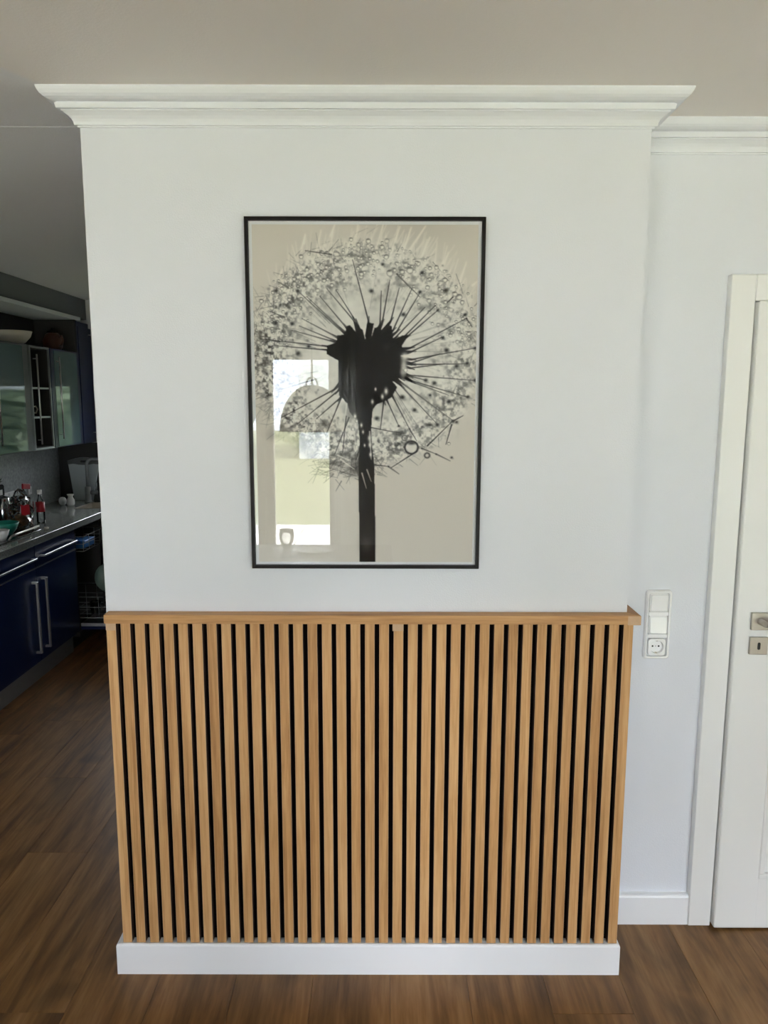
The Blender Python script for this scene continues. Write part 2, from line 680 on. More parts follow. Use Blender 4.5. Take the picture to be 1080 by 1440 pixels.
window('window_1', T0, T1, 0.0, TZ, YB - 0.16, YB - 0.10, [-1.75, -1.03, -0.46], 'white framed terrace glazing behind the viewer, mirrored in the picture glass')
window('window_2', V0, V1, VZ0, VZ1, YB - 0.16, YB - 0.10, [(V0 + V1) / 2], 'wide white framed glazing behind the viewer on the right')
window('window_3', W0, W1, WZ0, WZ1, KY + 0.10, KY + 0.16, [(W0 + W1) / 2], 'kitchen window above the sink, hidden behind the projecting wall')

# crown moulding profile (offset from wall, height)
CR = [(0.0, CZ), (0.0770, CZ), (0.0765, 2.459), (0.0740, 2.453), (0.0700, 2.4465), (0.0640, 2.4415), (0.0560, 2.4380), (0.0490, 2.4366),
      (0.0415, 2.4364), (0.0415, 2.4345), (0.0450, 2.4335), (0.0440, 2.4290), (0.0425, 2.4215), (0.0340, 2.4213), (0.0340, 2.4190), (0.0280, 2.4160), (0.0205, 2.4110),
      (0.0150, 2.4050), (0.0122, 2.3990), (0.0110, 2.3915), (0.0050, 2.3914), (0.0050, 2.3880), (0.0, 2.3880)]
b = new_bm()
add_sweep(b, CR, [(XL, 2.80), (XL, WY), (XR, WY), (XR, RY)])
structure('trim_1', b, M['stucco'], 'white stepped crown moulding around the top of the projecting wall', 'moulding')
b = new_bm()
add_sweep(b, CR, [(XR, RY), (RX, RY)])
structure('trim_2', b, M['stucco'], 'white crown moulding along the top of the recessed wall above the door', 'moulding')

# baseboards
BB = [(0.0, 0.0), (0.0375, 0.0), (0.0375, 0.0915), (0.0360, 0.0965), (0.0330, 0.0985), (0.0, 0.0995)]
b = new_bm()
add_sweep(b, [(o if o == 0 else o - 0.0005, z) for o, z in BB], [(XL + 0.026, 2.80), (XL + 0.026, WY), (XR - 0.018, WY), (XR - 0.018, WY + 0.02)])
structure('baseboard_front', b, M['lacquer'], 'white lacquered baseboard under the oak slats', 'baseboard')
BB2 = [(0.0, 0.0), (0.020, 0.0), (0.020, 0.096), (0.018, 0.1005), (0.014, 0.1035), (0.0, 0.105)]
b = new_bm()
add_sweep(b, BB2, [(XR, RY), (0.9965, RY)])
structure('baseboard_right', b, M['lacquer'], 'short white baseboard between the slatted wall and the door casing', 'baseboard')

# ------------------------------------------------------------------ oak slats on the projecting wall
sp = thing('slat_panel', 'oak slatted panel with dark gaps covering the lower projecting wall', 'wall panel', (-0.037, WY, 0.0995))
SX0, SN, SPI, SW = -0.7735, 37, 0.04005, 0.0272
SZ0, SZ1 = 0.1000, 1.0835
box_obj('felt_backing', M['felt'], sp, SX0 + 0.002, SX0 + (SN - 1) * SPI + SW - 0.002, WY - 0.009, WY - 0.0003, SZ0, SZ1)
b = new_bm()
add_box(b, SX0, SX0 + SW, WY - 0.0315, WY - 0.009, SZ0, SZ1, 0.0012)
slat0 = obj('slat', b, [M['oak'], M['mdf'], M['oak_pale']], sp)
for p_ in slat0.data.polygons:                # veneered face, bare dark core on the sides
    if abs(p_.normal.x) > 0.9 or p_.normal.y > 0.5:
        p_.material_index = 1
    elif abs(p_.normal.x) > 0.3 and p_.normal.y < -0.3:
        p_.material_index = 2                     # the pale edge of the veneer
slats = [slat0]
for k in range(1, SN):
    slats.append(share(slat0, 'slat', sp, (k * SPI, 0, 0)))
for k in (0, 20):
    x0 = SX0 + k * SPI
    b = new_bm()
    add_box(b, x0 - 0.0005 - k * 0.00013, x0 + SW + 0.0003, WY - 0.0322, WY - 0.0315, 1.0835 - 0.021, 1.0835)
    o = obj('edge_tape', b, M['oak_pale'], sp)
    o['label'] = 'pale strip of edge tape at the top of a slat'

# cap rail over the slats, returning along the right side of the wall
cr_ = thing('cap_rail', 'oak cap rail lying on top of the slats, mitred at the right corner', 'rail', (-0.03, WY, 1.0835))
R0, R1 = -0.776, 0.7125
RF = WY - 0.0395
b = new_bm()
add_prism(b, [(R0, WY - 0.0003), (R0, RF), (R1, RF), (XR + 0.0003, WY - 0.0003)], 'z', 1.0840, 1.1090, 0.0008)
obj('front_rail', b, M['oak_x'], cr_)
b = new_bm()
add_prism(b, [(R1 + 0.0002, RF + 0.0006), (R1 + 0.0002, RY - 0.001), (XR + 0.0006, RY - 0.001), (XR + 0.0006, WY - 0.0003)], 'z', 1.0840, 1.1090, 0.0008)
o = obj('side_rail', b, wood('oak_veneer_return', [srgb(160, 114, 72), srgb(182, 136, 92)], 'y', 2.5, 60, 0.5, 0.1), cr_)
b = new_bm()
add_box(b, R1 - 0.036, R1 + 0.0002, RF - 0.0007, RF - 0.0001, 1.0835 - 0.0005, 1.1085)
o = obj('corner_tape', b, M['oak_pale'], cr_)
o['label'] = 'paler strip of edge tape on the right end of the rail'

# ------------------------------------------------------------------ framed dandelion print
FX0, FX1, FZ0, FZ1 = -0.3640, 0.2625, 1.2375, 2.1675
fr = thing('framed_picture', 'tall black framed dandelion print behind reflecting glass on the white wall', 'picture', (-0.051, WY, FZ0))
fw, fy0, fy1 = 0.0088, WY - 0.022, WY - 0.0008
b = new_bm()
for q in (((FX0, FZ0), (FX0, FZ1), (FX0 + fw, FZ1 - fw), (FX0 + fw, FZ0 + fw)),
          ((FX1, FZ0), (FX1, FZ1), (FX1 - fw, FZ1 - fw), (FX1 - fw, FZ0 + fw)),
          ((FX0, FZ1), (FX1, FZ1), (FX1 - fw, FZ1 - fw), (FX0 + fw, FZ1 - fw)),
          ((FX0, FZ0), (FX1, FZ0), (FX1 - fw, FZ0 + fw), (FX0 + fw, FZ0 + fw))):
    add_prism(b, q, 'y', fy0, fy1, 0.0008)
obj('frame', b, M['frame'], fr)
box_obj('mount', M['mount'], fr, FX0 + fw + 0.0002, FX1 - fw - 0.0002, WY - 0.008, WY - 0.003, FZ0 + fw + 0.0002, FZ1 - fw - 0.0002)
b = new_bm()
gy = WY - 0.0125
add_box(b, FX0 + fw + 0.0003, FX1 - fw - 0.0003, gy, gy + 0.002, FZ0 + fw + 0.0003, FZ1 - fw - 0.0003)
obj('glass_sheet', b, M['glass'], fr)

# the print itself: a flat sheet whose ink is computed here point by point
PX0, PX1, PZ0, PZ1 = -0.3465, 0.2450, 1.2540, 2.1505
GW, GH = 420, 636


def make_ink():
    SCX, SCY = GW / 300.0, GH / 477.0            # drawing units: 300 wide, 477 high, (0,0) at the top left
    yy, xx = np.mgrid[0:GH, 0:GW]
    X, Y = xx / SCX, yy / SCY
    L = np.ones((GH, GW)) * 0.63

    def fbm(sx_, sy_, oct_=4):
        out = np.zeros((GH, GW))
        amp = 1.0
        tot = 0
        for o_ in range(oct_):
            nx, ny = max(2, int(sx_ * 2 ** o_)), max(2, int(sy_ * 2 ** o_))
            g = rng.random((ny + 2, nx + 2))
            fx, fy = X / 300 * nx, Y / 477 * ny
            ix, iy = np.minimum(fx.astype(int), nx), np.minimum(fy.astype(int), ny)
            tx, ty = fx - ix, fy - iy
            tx, ty = tx * tx * (3 - 2 * tx), ty * ty * (3 - 2 * ty)
            v = (g[iy, ix] * (1 - tx) + g[iy, ix + 1] * tx) * (1 - ty) + (g[iy + 1, ix] * (1 - tx) + g[iy + 1, ix + 1] * tx) * ty
            out += amp * v
            tot += amp
            amp *= 0.55
        return out / tot

    def seg(x0, y0, x1, y1, w, v, op=1.0, w1=None, soft=0.7):
        nonlocal L
        w1 = w if w1 is None else w1
        m = max(w, w1) + 2.5 * soft + 1
        i0, i1 = int(max(0, (min(x0, x1) - m) * SCX)), int(min(GW, (max(x0, x1) + m) * SCX + 1))
        j0, j1 = int(max(0, (min(y0, y1) - m) * SCY)), int(min(GH, (max(y0, y1) + m) * SCY + 1))
        if i1 <= i0 or j1 <= j0:
            return
        px, py = X[j0:j1, i0:i1], Y[j0:j1, i0:i1]
        dx, dy = x1 - x0, y1 - y0
        t = np.clip(((px - x0) * dx + (py - y0) * dy) / (dx * dx + dy * dy + 1e-9), 0, 1)
        d = np.hypot(px - x0 - t * dx, py - y0 - t * dy)
        ww = w + (w1 - w) * t
        a = op / (1 + np.exp((d - ww * 0.5) / (soft * 0.35)))
        L[j0:j1, i0:i1] = L[j0:j1, i0:i1] * (1 - a) + v * a

    def blob(x, y, rx, ry, v, op=1.0, ang=0.0, p=1.0):
        nonlocal L
        m = max(rx, ry) * 2.6 + 1
        i0, i1 = int(max(0, (x - m) * SCX)), int(min(GW, (x + m) * SCX + 1))
        j0, j1 = int(max(0, (y - m) * SCY)), int(min(GH, (y + m) * SCY + 1))
        if i1 <= i0 or j1 <= j0:
            return
        px, py = X[j0:j1, i0:i1] - x, Y[j0:j1, i0:i1] - y
        c, s = math.cos(ang), math.sin(ang)
        q = ((px * c + py * s) / rx) ** 2 + ((-px * s + py * c) / ry) ** 2
        a = op * np.exp(-(q ** p))
        L[j0:j1, i0:i1] = L[j0:j1, i0:i1] * (1 - a) + v * a

    def ring(x, y, r, w, v, op=1.0):
        nonlocal L
        m = r + w * 3 + 1
        i0, i1 = int(max(0, (x - m) * SCX)), int(min(GW, (x + m) * SCX + 1))
        j0, j1 = int(max(0, (y - m) * SCY)), int(min(GH, (y + m) * SCY + 1))
        if i1 <= i0 or j1 <= j0:
            return
        d = np.hypot(X[j0:j1, i0:i1] - x, Y[j0:j1, i0:i1] - y)
        a = op * np.exp(-((d - r) / w) ** 2)
        L[j0:j1, i0:i1] = L[j0:j1, i0:i1] * (1 - a) + v * a

    def drop(x, y, r, o=1.0):
        blob(x, y, r, r, 0.60, 0.6 * o, p=3)
        ring(x, y, r, max(0.5, r * 0.22), 0.30, 0.55 * o)
        blob(x + r * 0.15, y + r * 0.1, r * 0.5, r * 0.5, 0.95, 0.85 * o)
        blob(x - r * 0.2, y - r * 0.8, r * 0.8, r * 0.35, 0.16, 0.6 * o)

    def poly(pts, v, op=1.0):
        nonlocal L
        ins = np.zeros((GH, GW), bool)
        n = len(pts)
        for k in range(n):
            (ax, ay), (bx, by) = pts[k], pts[(k + 1) % n]
            if ay == by:
                continue
            c = ((ay > Y) != (by > Y)) & (X < (bx - ax) * (Y - ay) / (by - ay) + ax)
            ins ^= c
        a = ins.astype(float)
        a = (a + np.roll(a, 1, 0) + np.roll(a, -1, 0) + np.roll(a, 1, 1) + np.roll(a, -1, 1)) / 5 * op
        L = L * (1 - a) + v * a

    CXp, CYp = P(515, 492)
    R = 152.0
    rad = np.hypot((X - CXp), (Y - CYp))
    # paper: beige, a bit darker along the upper right, lighter haze inside the seed head
    L += 0.03 * (fbm(3, 4) - 0.5) - 0.05 * np.exp(-(((X - 205) / 70) ** 2 + ((Y - 8) / 30) ** 2))
    hz = 1 / (1 + np.exp((rad - R * 0.97) / 9))
    mott = fbm(14, 22, 4)
    L = L * (1 - hz) + (0.70 + 0.42 * (mott - 0.5)) * hz
    L += -0.14 * np.clip(fbm(40, 60, 3) - 0.52, 0, 1) * 4 * hz * np.clip((rad - 70) / 60, 0, 1)
    ann = np.clip((rad - 80) / 45, 0, 1) / (1 + np.exp((rad - R * 0.99) / 4))
    side = 0.35 + 0.65 * np.clip((CXp - X) / R, 0, 1) + 0.35 * np.clip((Y - CYp) / R, 0, 1)
    fine = fbm(75, 115, 2)
    L += (np.clip(fine - 0.5, -0.25, 0.25) * 1.7 - 0.06) * ann * side
    # fluffy white hairs standing out above the head
    for k in range(190):
        a = math.radians(rng.uniform(-168, -18))
        r0 = R * rng.uniform(0.86, 1.0)
        x0, y0 = CXp + r0 * math.cos(a), CYp + r0 * math.sin(a)
        lean = math.radians(rng.normal(-74, 11)) + 0.28 * math.cos(a)
        ln = rng.uniform(10, 44)
        seg(x0, y0, x0 + ln * math.cos(lean), y0 + ln * math.sin(lean), rng.uniform(0.8, 2.6), rng.uniform(0.74, 0.9), rng.uniform(0.25, 0.6), 0.4, 1.2)
    for (a, b_, c, d) in ((560, 369, 578, 319), (589, 366, 604, 332), (620, 375, 630, 352), (644, 397, 655, 365), (575, 350, 598, 317), (550, 352, 562, 318),
                          (446, 349, 452, 323), (428, 340, 430, 328), (424, 350, 430, 330), (392, 388, 398, 375), (664, 396, 671, 390), (466, 330, 471, 316)):
        x0, y0 = P(a, b_)
        x1, y1 = P(c, d)
        seg(x0, y0, x1, y1, 3.0, 0.86, 0.75, 0.8, 1.4)
    for k in range(160):                         # radial wisps and soft blotches inside the head
        a = rng.uniform(-PI, PI)
        r0 = R * rng.uniform(0.42, 0.8)
        r1 = r0 + rng.uniform(12, 40)
        a1 = a + rng.normal(0, 0.05)
        seg(CXp + r0 * math.cos(a), CYp + r0 * math.sin(a), CXp + r1 * math.cos(a1), CYp + r1 * math.sin(a1), rng.uniform(1, 4), rng.choice([0.42, 0.5, 0.86, 0.88]), rng.uniform(0.15, 0.4), 0.6, 1.6)
    for k in range(90):
        a = rng.uniform(-PI, PI)
        r0 = R * rng.uniform(0.5, 0.95)
        blob(CXp + r0 * math.cos(a), CYp + r0 * math.sin(a), rng.uniform(3, 9), rng.uniform(2, 5), rng.choice([0.34, 0.42, 0.8]), rng.uniform(0.2, 0.45), rng.uniform(0, PI))
    # rim: fine dark hairs, thickest on the left and low down
    for k in range(1500):
        a = rng.uniform(-PI, PI)
        wgt = 0.30 + 0.7 * max(0, -math.cos(a)) ** 1.5 + 0.35 * max(0, math.sin(a))
        if a > 0.5 and a < 1.15:
            wgt *= 0.45
        if rng.random() > wgt:
            continue
        r0 = R * rng.normal(0.93, 0.09)
        if r0 > R * 1.10:
            continue
        x0, y0 = CXp + r0 * math.cos(a), CYp + r0 * math.sin(a)
        b_ = a + rng.normal(0, 1.1)
        ln = rng.uniform(4, 20)
        seg(x0, y0, x0 + ln * math.cos(b_), y0 + ln * math.sin(b_), rng.uniform(0.4, 1.0), rng.uniform(0.15, 0.42), rng.uniform(0.25, 0.7), 0.3)
    for k in range(700):
        a = rng.uniform(-PI, PI)
        r0 = R * rng.normal(0.84, 0.12)
        if r0 > R * 1.05:
            continue
        s_ = rng.uniform(0.8, 3.4)
        blob(CXp + r0 * math.cos(a), CYp + r0 * math.sin(a), s_, s_ * rng.uniform(0.5, 1.2), rng.choice([0.25, 0.35, 0.88, 0.9, 0.5]), rng.uniform(0.25, 0.6), rng.uniform(0, PI))
    # bottom fringe
    for k in range(110):
        x0, y0 = P(rng.uniform(428, 530), rng.normal(650, 9))
        a = rng.uniform(0.3, PI - 0.1) if rng.random() < 0.6 else rng.uniform(-0.6, 0.6)
        ln = rng.uniform(6, 24)
        seg(x0, y0, x0 + ln * math.cos(a), y0 + ln * math.sin(a), rng.uniform(0.5, 1.5), rng.uniform(0.12, 0.4), rng.uniform(0.4, 0.85), 0.3)
    # soft dark clumps out of focus
    for (x_, y_, rx, ry, v, op) in ((455, 589, 8, 6, .15, .75), (446, 601, 7, 5, .2, .6), (420, 612, 18, 7, .22, .65), (400, 598, 16, 8, .28, .55), (428, 622, 12, 8, .22, .6),
                                    (448, 612, 9, 8, .3, .5), (437, 634, 9, 4, .3, .55), (372, 500, 9, 20, .32, .5), (366, 470, 6, 14, .32, .5), (380, 560, 10, 14, .35, .45),
                                    (390, 606, 14, 7, .3, .45), (482, 633, 13, 5, .14, .75), (508, 640, 12, 14, .12, .85), (500, 655, 14, 9, .16, .7), (470, 645, 14, 4, .2, .6),
                                    (560, 602, 9, 4, .12, .85), (545, 606, 12, 3, .3, .5), (573, 396, 14, 3, .3, .7), (494, 356, 12, 3, .25, .7), (520, 350, 10, 3, .3, .6),
                                    (465, 398, 9, 3, .3, .6), (460, 440, 5, 3, .3, .6), (590, 428, 5, 3, .3, .6), (603, 590, 5, 2.4, .1, .9), (538, 560, 5, 4, .2, .3)):
        x0, y0 = P(x_, y_)
        blob(x0, y0, rx, ry, v, op)
    # droplets on the upper rim
    for k in range(330):
        a = math.radians(rng.uniform(-176, -8))
        r0 = R * (rng.normal(0.88, 0.10))
        if r0 > R * 1.06:
            continue
        drop(CXp + r0 * math.cos(a), CYp + r0 * math.sin(a), abs(rng.normal(1.0, 0.7)) + 0.6, rng.uniform(0.45, 1.0))
    for (x_, y_, r_) in ((453, 353, 3), (460, 354, 3), (424, 358, 2.6), (432, 375, 2.6), (518, 337, 3), (494, 335, 2.4), (537, 345, 3), (543, 358, 3), (576, 376, 4),
                         (613, 372, 2.6), (604, 373, 2.4), (625, 389, 3), (645, 412, 3.6), (639, 408, 3), (649, 419, 2.6), (548, 380, 4), (565, 378, 3), (507, 371, 2.6),
                         (508, 381, 3), (456, 390, 2.6), (372, 532, 3.4), (368, 418, 2.6), (397, 401, 2.4), (414, 388, 2.6)):
        drop(*P(x_, y_), r_)
    # seed stalks from the core to the rim
    for (a, b_, c, d) in ((518, 445, 496, 362), (502, 448, 473, 403), (498, 445, 460, 401), (487, 454, 450, 411), (485, 463, 419, 404), (482, 458, 432, 412),
                          (473, 467, 425, 442), (473, 473, 421, 452), (470, 474, 411, 458), (459, 480, 367, 470), (459, 485, 384, 479), (534, 450, 536, 404),
                          (537, 448, 548, 389), (549, 445, 561, 400), (552, 458, 579, 400), (557, 460, 590, 406), (554, 469, 597, 426), (567, 467, 612, 423),
                          (571, 467, 615, 430), (576, 482, 655, 441), (655, 441, 663, 452), (578, 487, 623, 466), (578, 498, 667, 482), (577, 503, 618, 490),
                          (578, 505, 656, 504), (576, 510, 625, 504), (574, 520, 664, 527), (574, 521, 598, 527), (563, 524, 630, 548), (578, 528, 657, 551),
                          (563, 534, 614, 589), (562, 529, 636, 584), (552, 551, 575, 596), (575, 596, 585, 613), (543, 554, 560, 592), (539, 556, 534, 597),
                          (552, 537, 563, 552), (470, 540, 392, 582), (475, 542, 418, 589), (478, 552, 444, 582), (480, 550, 457, 606), (486, 578, 481, 630),
                          (490, 580, 470, 632), (440, 527, 386, 543), (600, 620, 636, 584), (585, 628, 549, 652), (524, 648, 545, 650), (545, 650, 560, 661),
                          (592, 624, 612, 632), (612, 632, 632, 642), (558, 381, 590, 412), (510, 592, 560, 602), (637, 584, 650, 577), (634, 590, 626, 618),
                          (393, 474, 376, 471), (400, 440, 380, 432), (466, 355, 430, 350), (406, 400, 392, 392), (636, 412, 628, 420), (508, 612, 500, 640)):
        x0, y0 = P(a, b_)
        x1, y1 = P(c, d)
        if math.hypot(a - 515, b_ - 492) < 78:
            dd_ = math.hypot(x0 - CXp, y0 - CYp)
            ux, uy = (CXp - x0) / dd_, (CYp - y0) / dd_
            seg(x0 + ux * 20, y0 + uy * 20, x0 - ux * 6, y0 - uy * 6, 7.5, 0.09, 0.95, 1.4)
        seg(x0, y0, x1, y1, 2.1, 0.12, 0.92, 0.9)
        seg(x0 + 1.6, y0 + 1.2, x1 + 1.2, y1 + 0.8, 0.9, 0.85, 0.4, 0.5)
    for k in range(46):                          # thinner, paler stalks between them
        a = rng.uniform(-PI, PI)
        if 1.1 < a < 2.1:
            continue
        r0, r1 = rng.uniform(62, 72), R * rng.uniform(0.6, 0.95)
        seg(CXp + r0 * math.cos(a), CYp + r0 * math.sin(a), CXp + r1 * math.cos(a + 0.05), CYp + r1 * math.sin(a + 0.05), 1.0, rng.uniform(0.3, 0.5), 0.5, 0.5)
    # seeds
    for (x_, y_, s_) in ((598, 527, 3), (610, 531, 3.4), (565, 551, 3.6), (582, 569, 3.4), (529, 581, 3.4), (630, 557, 3.6), (636, 585, 2.6), (656, 503, 2.8),
                         (667, 527, 2.8), (657, 550, 2.6), (522, 404, 3), (538, 368, 2.6), (567, 436, 3.2), (627, 485, 3.2), (626, 403, 3.6), (593, 379, 2.8), (622, 468, 2.6),
                         (653, 436, 2), (388, 448, 3.6), (411, 449, 3), (419, 404, 2.6), (389, 404, 3), (667, 482, 2.4), (590, 405, 2.4), (615, 430, 2), (604, 548, 2),
                         (641, 507, 2.8), (614, 590, 2.6), (560, 592, 2), (434, 480, 2.4), (419, 490, 3.4), (641, 586, 2), (634, 640 - 3, 1.8)):
        x0, y0 = P(x_, y_)
        blob(x0, y0, s_, s_ * 0.9, 0.10, 0.95)
        blob(x0 + s_, y0 + s_, s_ * 0.8, s_ * 0.5, 0.4, 0.4)
    # the dark core with its bristles, and the stem
    o_ = lambda q: P(440 + q[0] / 6.75, 430 + q[1] / 6.75)
    core = [(135, 330), (225, 300), (230, 235), (305, 228), (318, 150), (350, 138), (418, 218), (428, 165), (470, 180), (495, 278), (512, 130), (540, 118), (575, 125),
            (550, 268), (582, 165), (640, 150), (650, 236), (726, 140), (745, 150), (758, 274), (845, 235), (915, 235), (875, 275), (838, 330), (850, 368), (935, 392), (890, 412), (826, 424),
            (818, 500), (880, 590), (835, 620), (752, 668), (795, 720), (755, 790), (735, 822), (660, 860), (600, 885), (562, 935), (556, 1000), (545, 1150), (556, 1300), (572, 1420),
            (580, 1760), (584, 2440), (432, 2440), (430, 1760), (430, 1420), (440, 1230), (425, 1060), (345, 960), (322, 880), (275, 822), (244, 800), (238, 620), (240, 470), (128, 408)]
    poly([o_(q) for q in core], 0.075)
    streak = fbm(60, 3, 3)
    for (q, rx, ry, v, op) in (((690, 340), 5, 6, 0.2, .5), ((390, 1000), 9, 16, 0.34, .5), ((330, 960), 6, 14, 0.3, .4), ((500, 2250), 9, 14, 0.30, .6), ((520, 2100), 6, 22, 0.14, .6),
                               ((860, 520), 4, 11, 0.62, .9), ((870, 430), 5, 5, 0.72, .9), ((850, 580), 4, 6, .5, .8)):
        x0, y0 = o_(q)
        blob(x0, y0, rx, ry, v, op)
    for (q, r_) in (((690, 760), 3.4), ((655, 810), 2.8), ((560, 860), 2.6), ((590, 740), 1.8), ((455, 1085), 2.4), ((375, 1125), 2), ((412, 1045), 2), ((395, 1000), 2.6), ((530, 1210), 3),
                    ((535, 1275), 3), ((470, 1150), 2), ((540, 1370), 2.6), ((485, 1280), 1.8), ((875, 560), 2.2)):
        x0, y0 = o_(q)
        blob(x0, y0, r_ * 0.7, r_ * 1.4, 0.88, 0.85)
        ring(x0, y0, r_ * 1.1, 0.8, 0.3, 0.4)
    for (a, b_, c, d) in ((478, 640, 497, 654), (474, 634, 492, 642), (515, 655, 521, 672), (508, 660, 514, 682), (487, 560, 482, 600), (497, 600, 500, 625), (519, 600, 521, 640)):
        x0, y0 = P(a, b_)
        x1, y1 = P(c, d)
        seg(x0, y0, x1, y1, 2.2, 0.72, 0.7, 0.8)
    # the big drop with the world upside down in it
    x0, y0 = P(577.5, 622.5)
    blob(x0, y0, 8.5, 7.6, 0.70, 0.95, -0.5, 3)
    ring(x0, y0, 9.0, 1.4, 0.10, 0.95)
    blob(x0, y0 - 6.2, 7, 2.6, 0.12, 0.9)
    ring(P(568, 609)[0], P(568, 609)[1], 3.6, 1.0, 0.25, 0.8)
    ring(P(599.5, 634)[0], P(599.5, 634)[1], 3.4, 1.3, 0.12, 0.8)
    drop(*P(630, 617), 2.0)
    L = np.clip(L, 0.03, 0.95)
    # warm grey ink on cream paper
    k = np.interp(L, [0.03, 0.075, 0.14, 0.25, 0.40, 0.63, 0.70, 0.80, 0.95], [0.0, 0.02, 0.12, 0.30, 0.55, 0.88, 0.93, 0.97, 1.0])
    rgb = np.stack([0.075 + 0.950 * k, 0.073 + 0.938 * k, 0.073 + 0.905 * k], -1)
    warm = 1 / (1 + np.exp(-(rad - R * 1.02) / 10))
    rgb[..., 0] += 0.020 * warm
    rgb[..., 2] -= 0.018 * warm
    return np.clip(rgb, 0, 1)


def P(x, y):
    t = (y - 315.0) / 477.0
    return (x - 355.0 - 8.0 * t) / (318.0 - 18.0 * t) * 300.0, t * 477.0


ink = make_ink()
lin = np.where(ink <= 0.04045, ink / 12.92, ((ink + 0.055) / 1.055) ** 2.4)
gx = np.linspace(PX0, PX1, GW)
gz = np.linspace(PZ1, PZ0, GH)
co = np.zeros((GH, GW, 3), np.float32)
org = wloc(fr)
co[..., 0] = gx[None, :] - org.x
co[..., 1] = WY - 0.0084 - org.y
co[..., 2] = gz[:, None] - org.z
me = bpy.data.meshes.new('print')
nq = (GW - 1) * (GH - 1)
me.vertices.add(GW * GH)
me.vertices.foreach_set('co', co.reshape(-1))
idx = np.arange(GW * GH).reshape(GH, GW)
quads = np.stack([idx[:-1, :-1], idx[1:, :-1], idx[1:, 1:], idx[:-1, 1:]], -1).reshape(-1).astype(np.int32)
me.loops.add(nq * 4)
me.loops.foreach_set('vertex_index', quads)
me.polygons.add(nq)
me.polygons.foreach_set('loop_start', np.arange(0, nq * 4, 4, dtype=np.int32))
me.update(calc_edges=True)
at = me.color_attributes.new('ink', 'FLOAT_COLOR', 'POINT')
rgba = np.ones((GH * GW, 4), np.float32)
rgba[:, :3] = lin.reshape(-1, 3)
at.data.foreach_set('color', rgba.reshape(-1))
pm = bpy.data.materials.new('printed_paper')
pm.use_nodes = True
pn = pm.node_tree.nodes.new('ShaderNodeAttribute')
pn.attribute_name = 'ink'
pm.node_tree.links.new(pn.outputs['Color'], pm.node_tree.nodes['Principled BSDF'].inputs['Base Color'])
pm.node_tree.nodes['Principled BSDF'].inputs['Roughness'].default_value = 0.6
pm.node_tree.nodes['Principled BSDF'].inputs['Specular IOR Level'].default_value = 0.1
me.materials.append(pm)
po = bpy.data.objects.new('print', me)
C.objects.link(po)
po.parent = fr
po['label'] = 'monochrome macro print of a dandelion seed head with water drops'

# ------------------------------------------------------------------ door, casing, handle
dr = thing('door_1', 'white panelled room door with steel lever handle at the right edge', 'door', (1.5, RY, 0), kind='structure')
CX0, CF = 0.9965, 2.2265
b = new_bm()
cw = 0.072
add_box(b, CX0, CX0 + cw, CF, RY + 0.16, 0, 2.058, 0.003, 2)
add_box(b, 1.965, 1.965 + cw, CF, RY + 0.16, 0, 2.058, 0.003, 2)
add_box(b, CX0 + cw, 1.965, CF, RY + 0.16, 1.984, 2.058, 0.003, 2)
add_box(b, CX0 + cw, CX0 + cw + 0.022, RY - 0.003, RY + 0.15, 0, 1.984)
add_box(b, 1.943, 1.965, RY - 0.003, RY + 0.15, 0, 1.984)
add_box(b, CX0 + cw + 0.022, 1.943, RY - 0.003, RY + 0.15, 1.962, 1.984)
obj('casing', b, M['door'], dr)
LF, LX0, LX1, LZ0, LZ1 = 2.208, 1.0725, 1.962, 0.006, 1.982
b = new_bm()
# leaf with two recessed fields: build the stiles and rails, then the fields
st = 0.135
px0, px1 = LX0 + st, LX1 - st
add_box(b, LX0, px0, LF, LF + 0.038, LZ0, LZ1, 0.004, 2)
add_box(b, px1, LX1, LF, LF + 0.038, LZ0, LZ1, 0.004, 2)
for (z0, z1) in ((LZ0, 0.185), (0.905, 1.085), (1.86, LZ1)):
    add_box(b, px0 - 0.006, px1 + 0.006, LF, LF + 0.037, z0, z1, 0.004, 2)
obj('leaf', b, M['door'], dr)
for (z0, z1) in ((0.185, 0.905), (1.085, 1.86)):
    b = new_bm()
    add_box(b, px0 - 0.004, px1 + 0.004, LF + 0.010, LF + 0.030, z0 - 0.004, z1 + 0.004)
    add_box(b, px0 + 0.035, px1 - 0.035, LF + 0.004, LF + 0.012, z0 + 0.035, z1 - 0.035, 0.006, 2)
    f = obj('panel', b, M['door'], dr)
    b = new_bm()
    for (a0, a1, c0, c1) in ((px0 - 0.004, px1 + 0.004, z0 - 0.004, z0 + 0.014), (px0 - 0.004, px1 + 0.004, z1 - 0.014, z1 + 0.004),
                             (px0 - 0.004, px0 + 0.014, z0 + 0.014, z1 - 0.014), (px1 - 0.014, px1 + 0.004, z0 + 0.014, z1 - 0.014)):
        add_box(b, a0, a1, LF - 0.004, LF + 0.012, c0, c1, 0.004, 3)
    obj('panel_moulding', b, M['door'], f)
hx, hz = 1.1425, 1.037
hd = box_obj('handle_rose', M['steel'], dr, hx - 0.027, hx + 0.027, LF - 0.010, LF - 0.0002, hz - 0.027, hz + 0.027, 0.0012, 2)
b = new_bm()
add_tube(b, [(hx, LF - 0.008, hz), (hx, LF - 0.042, hz), (hx + 0.006, LF - 0.052, hz), (hx + 0.018, LF - 0.057, hz), (hx + 0.13, LF - 0.057, hz)], 0.0095, 14)
obj('lever', b, M['steel'], hd)
kz = 0.960
kr_ = box_obj('keyhole_rose', M['steel'], dr, hx - 0.027, hx + 0.027, LF - 0.009, LF - 0.0002, kz - 0.027, kz + 0.027, 0.0012, 2)
b = new_bm()
add_prism(b, rrect(hx - 0.0045, hx + 0.0045, kz - 0.0115, kz + 0.0115, 0.0042), 'y', LF - 0.0096, LF - 0.0086)
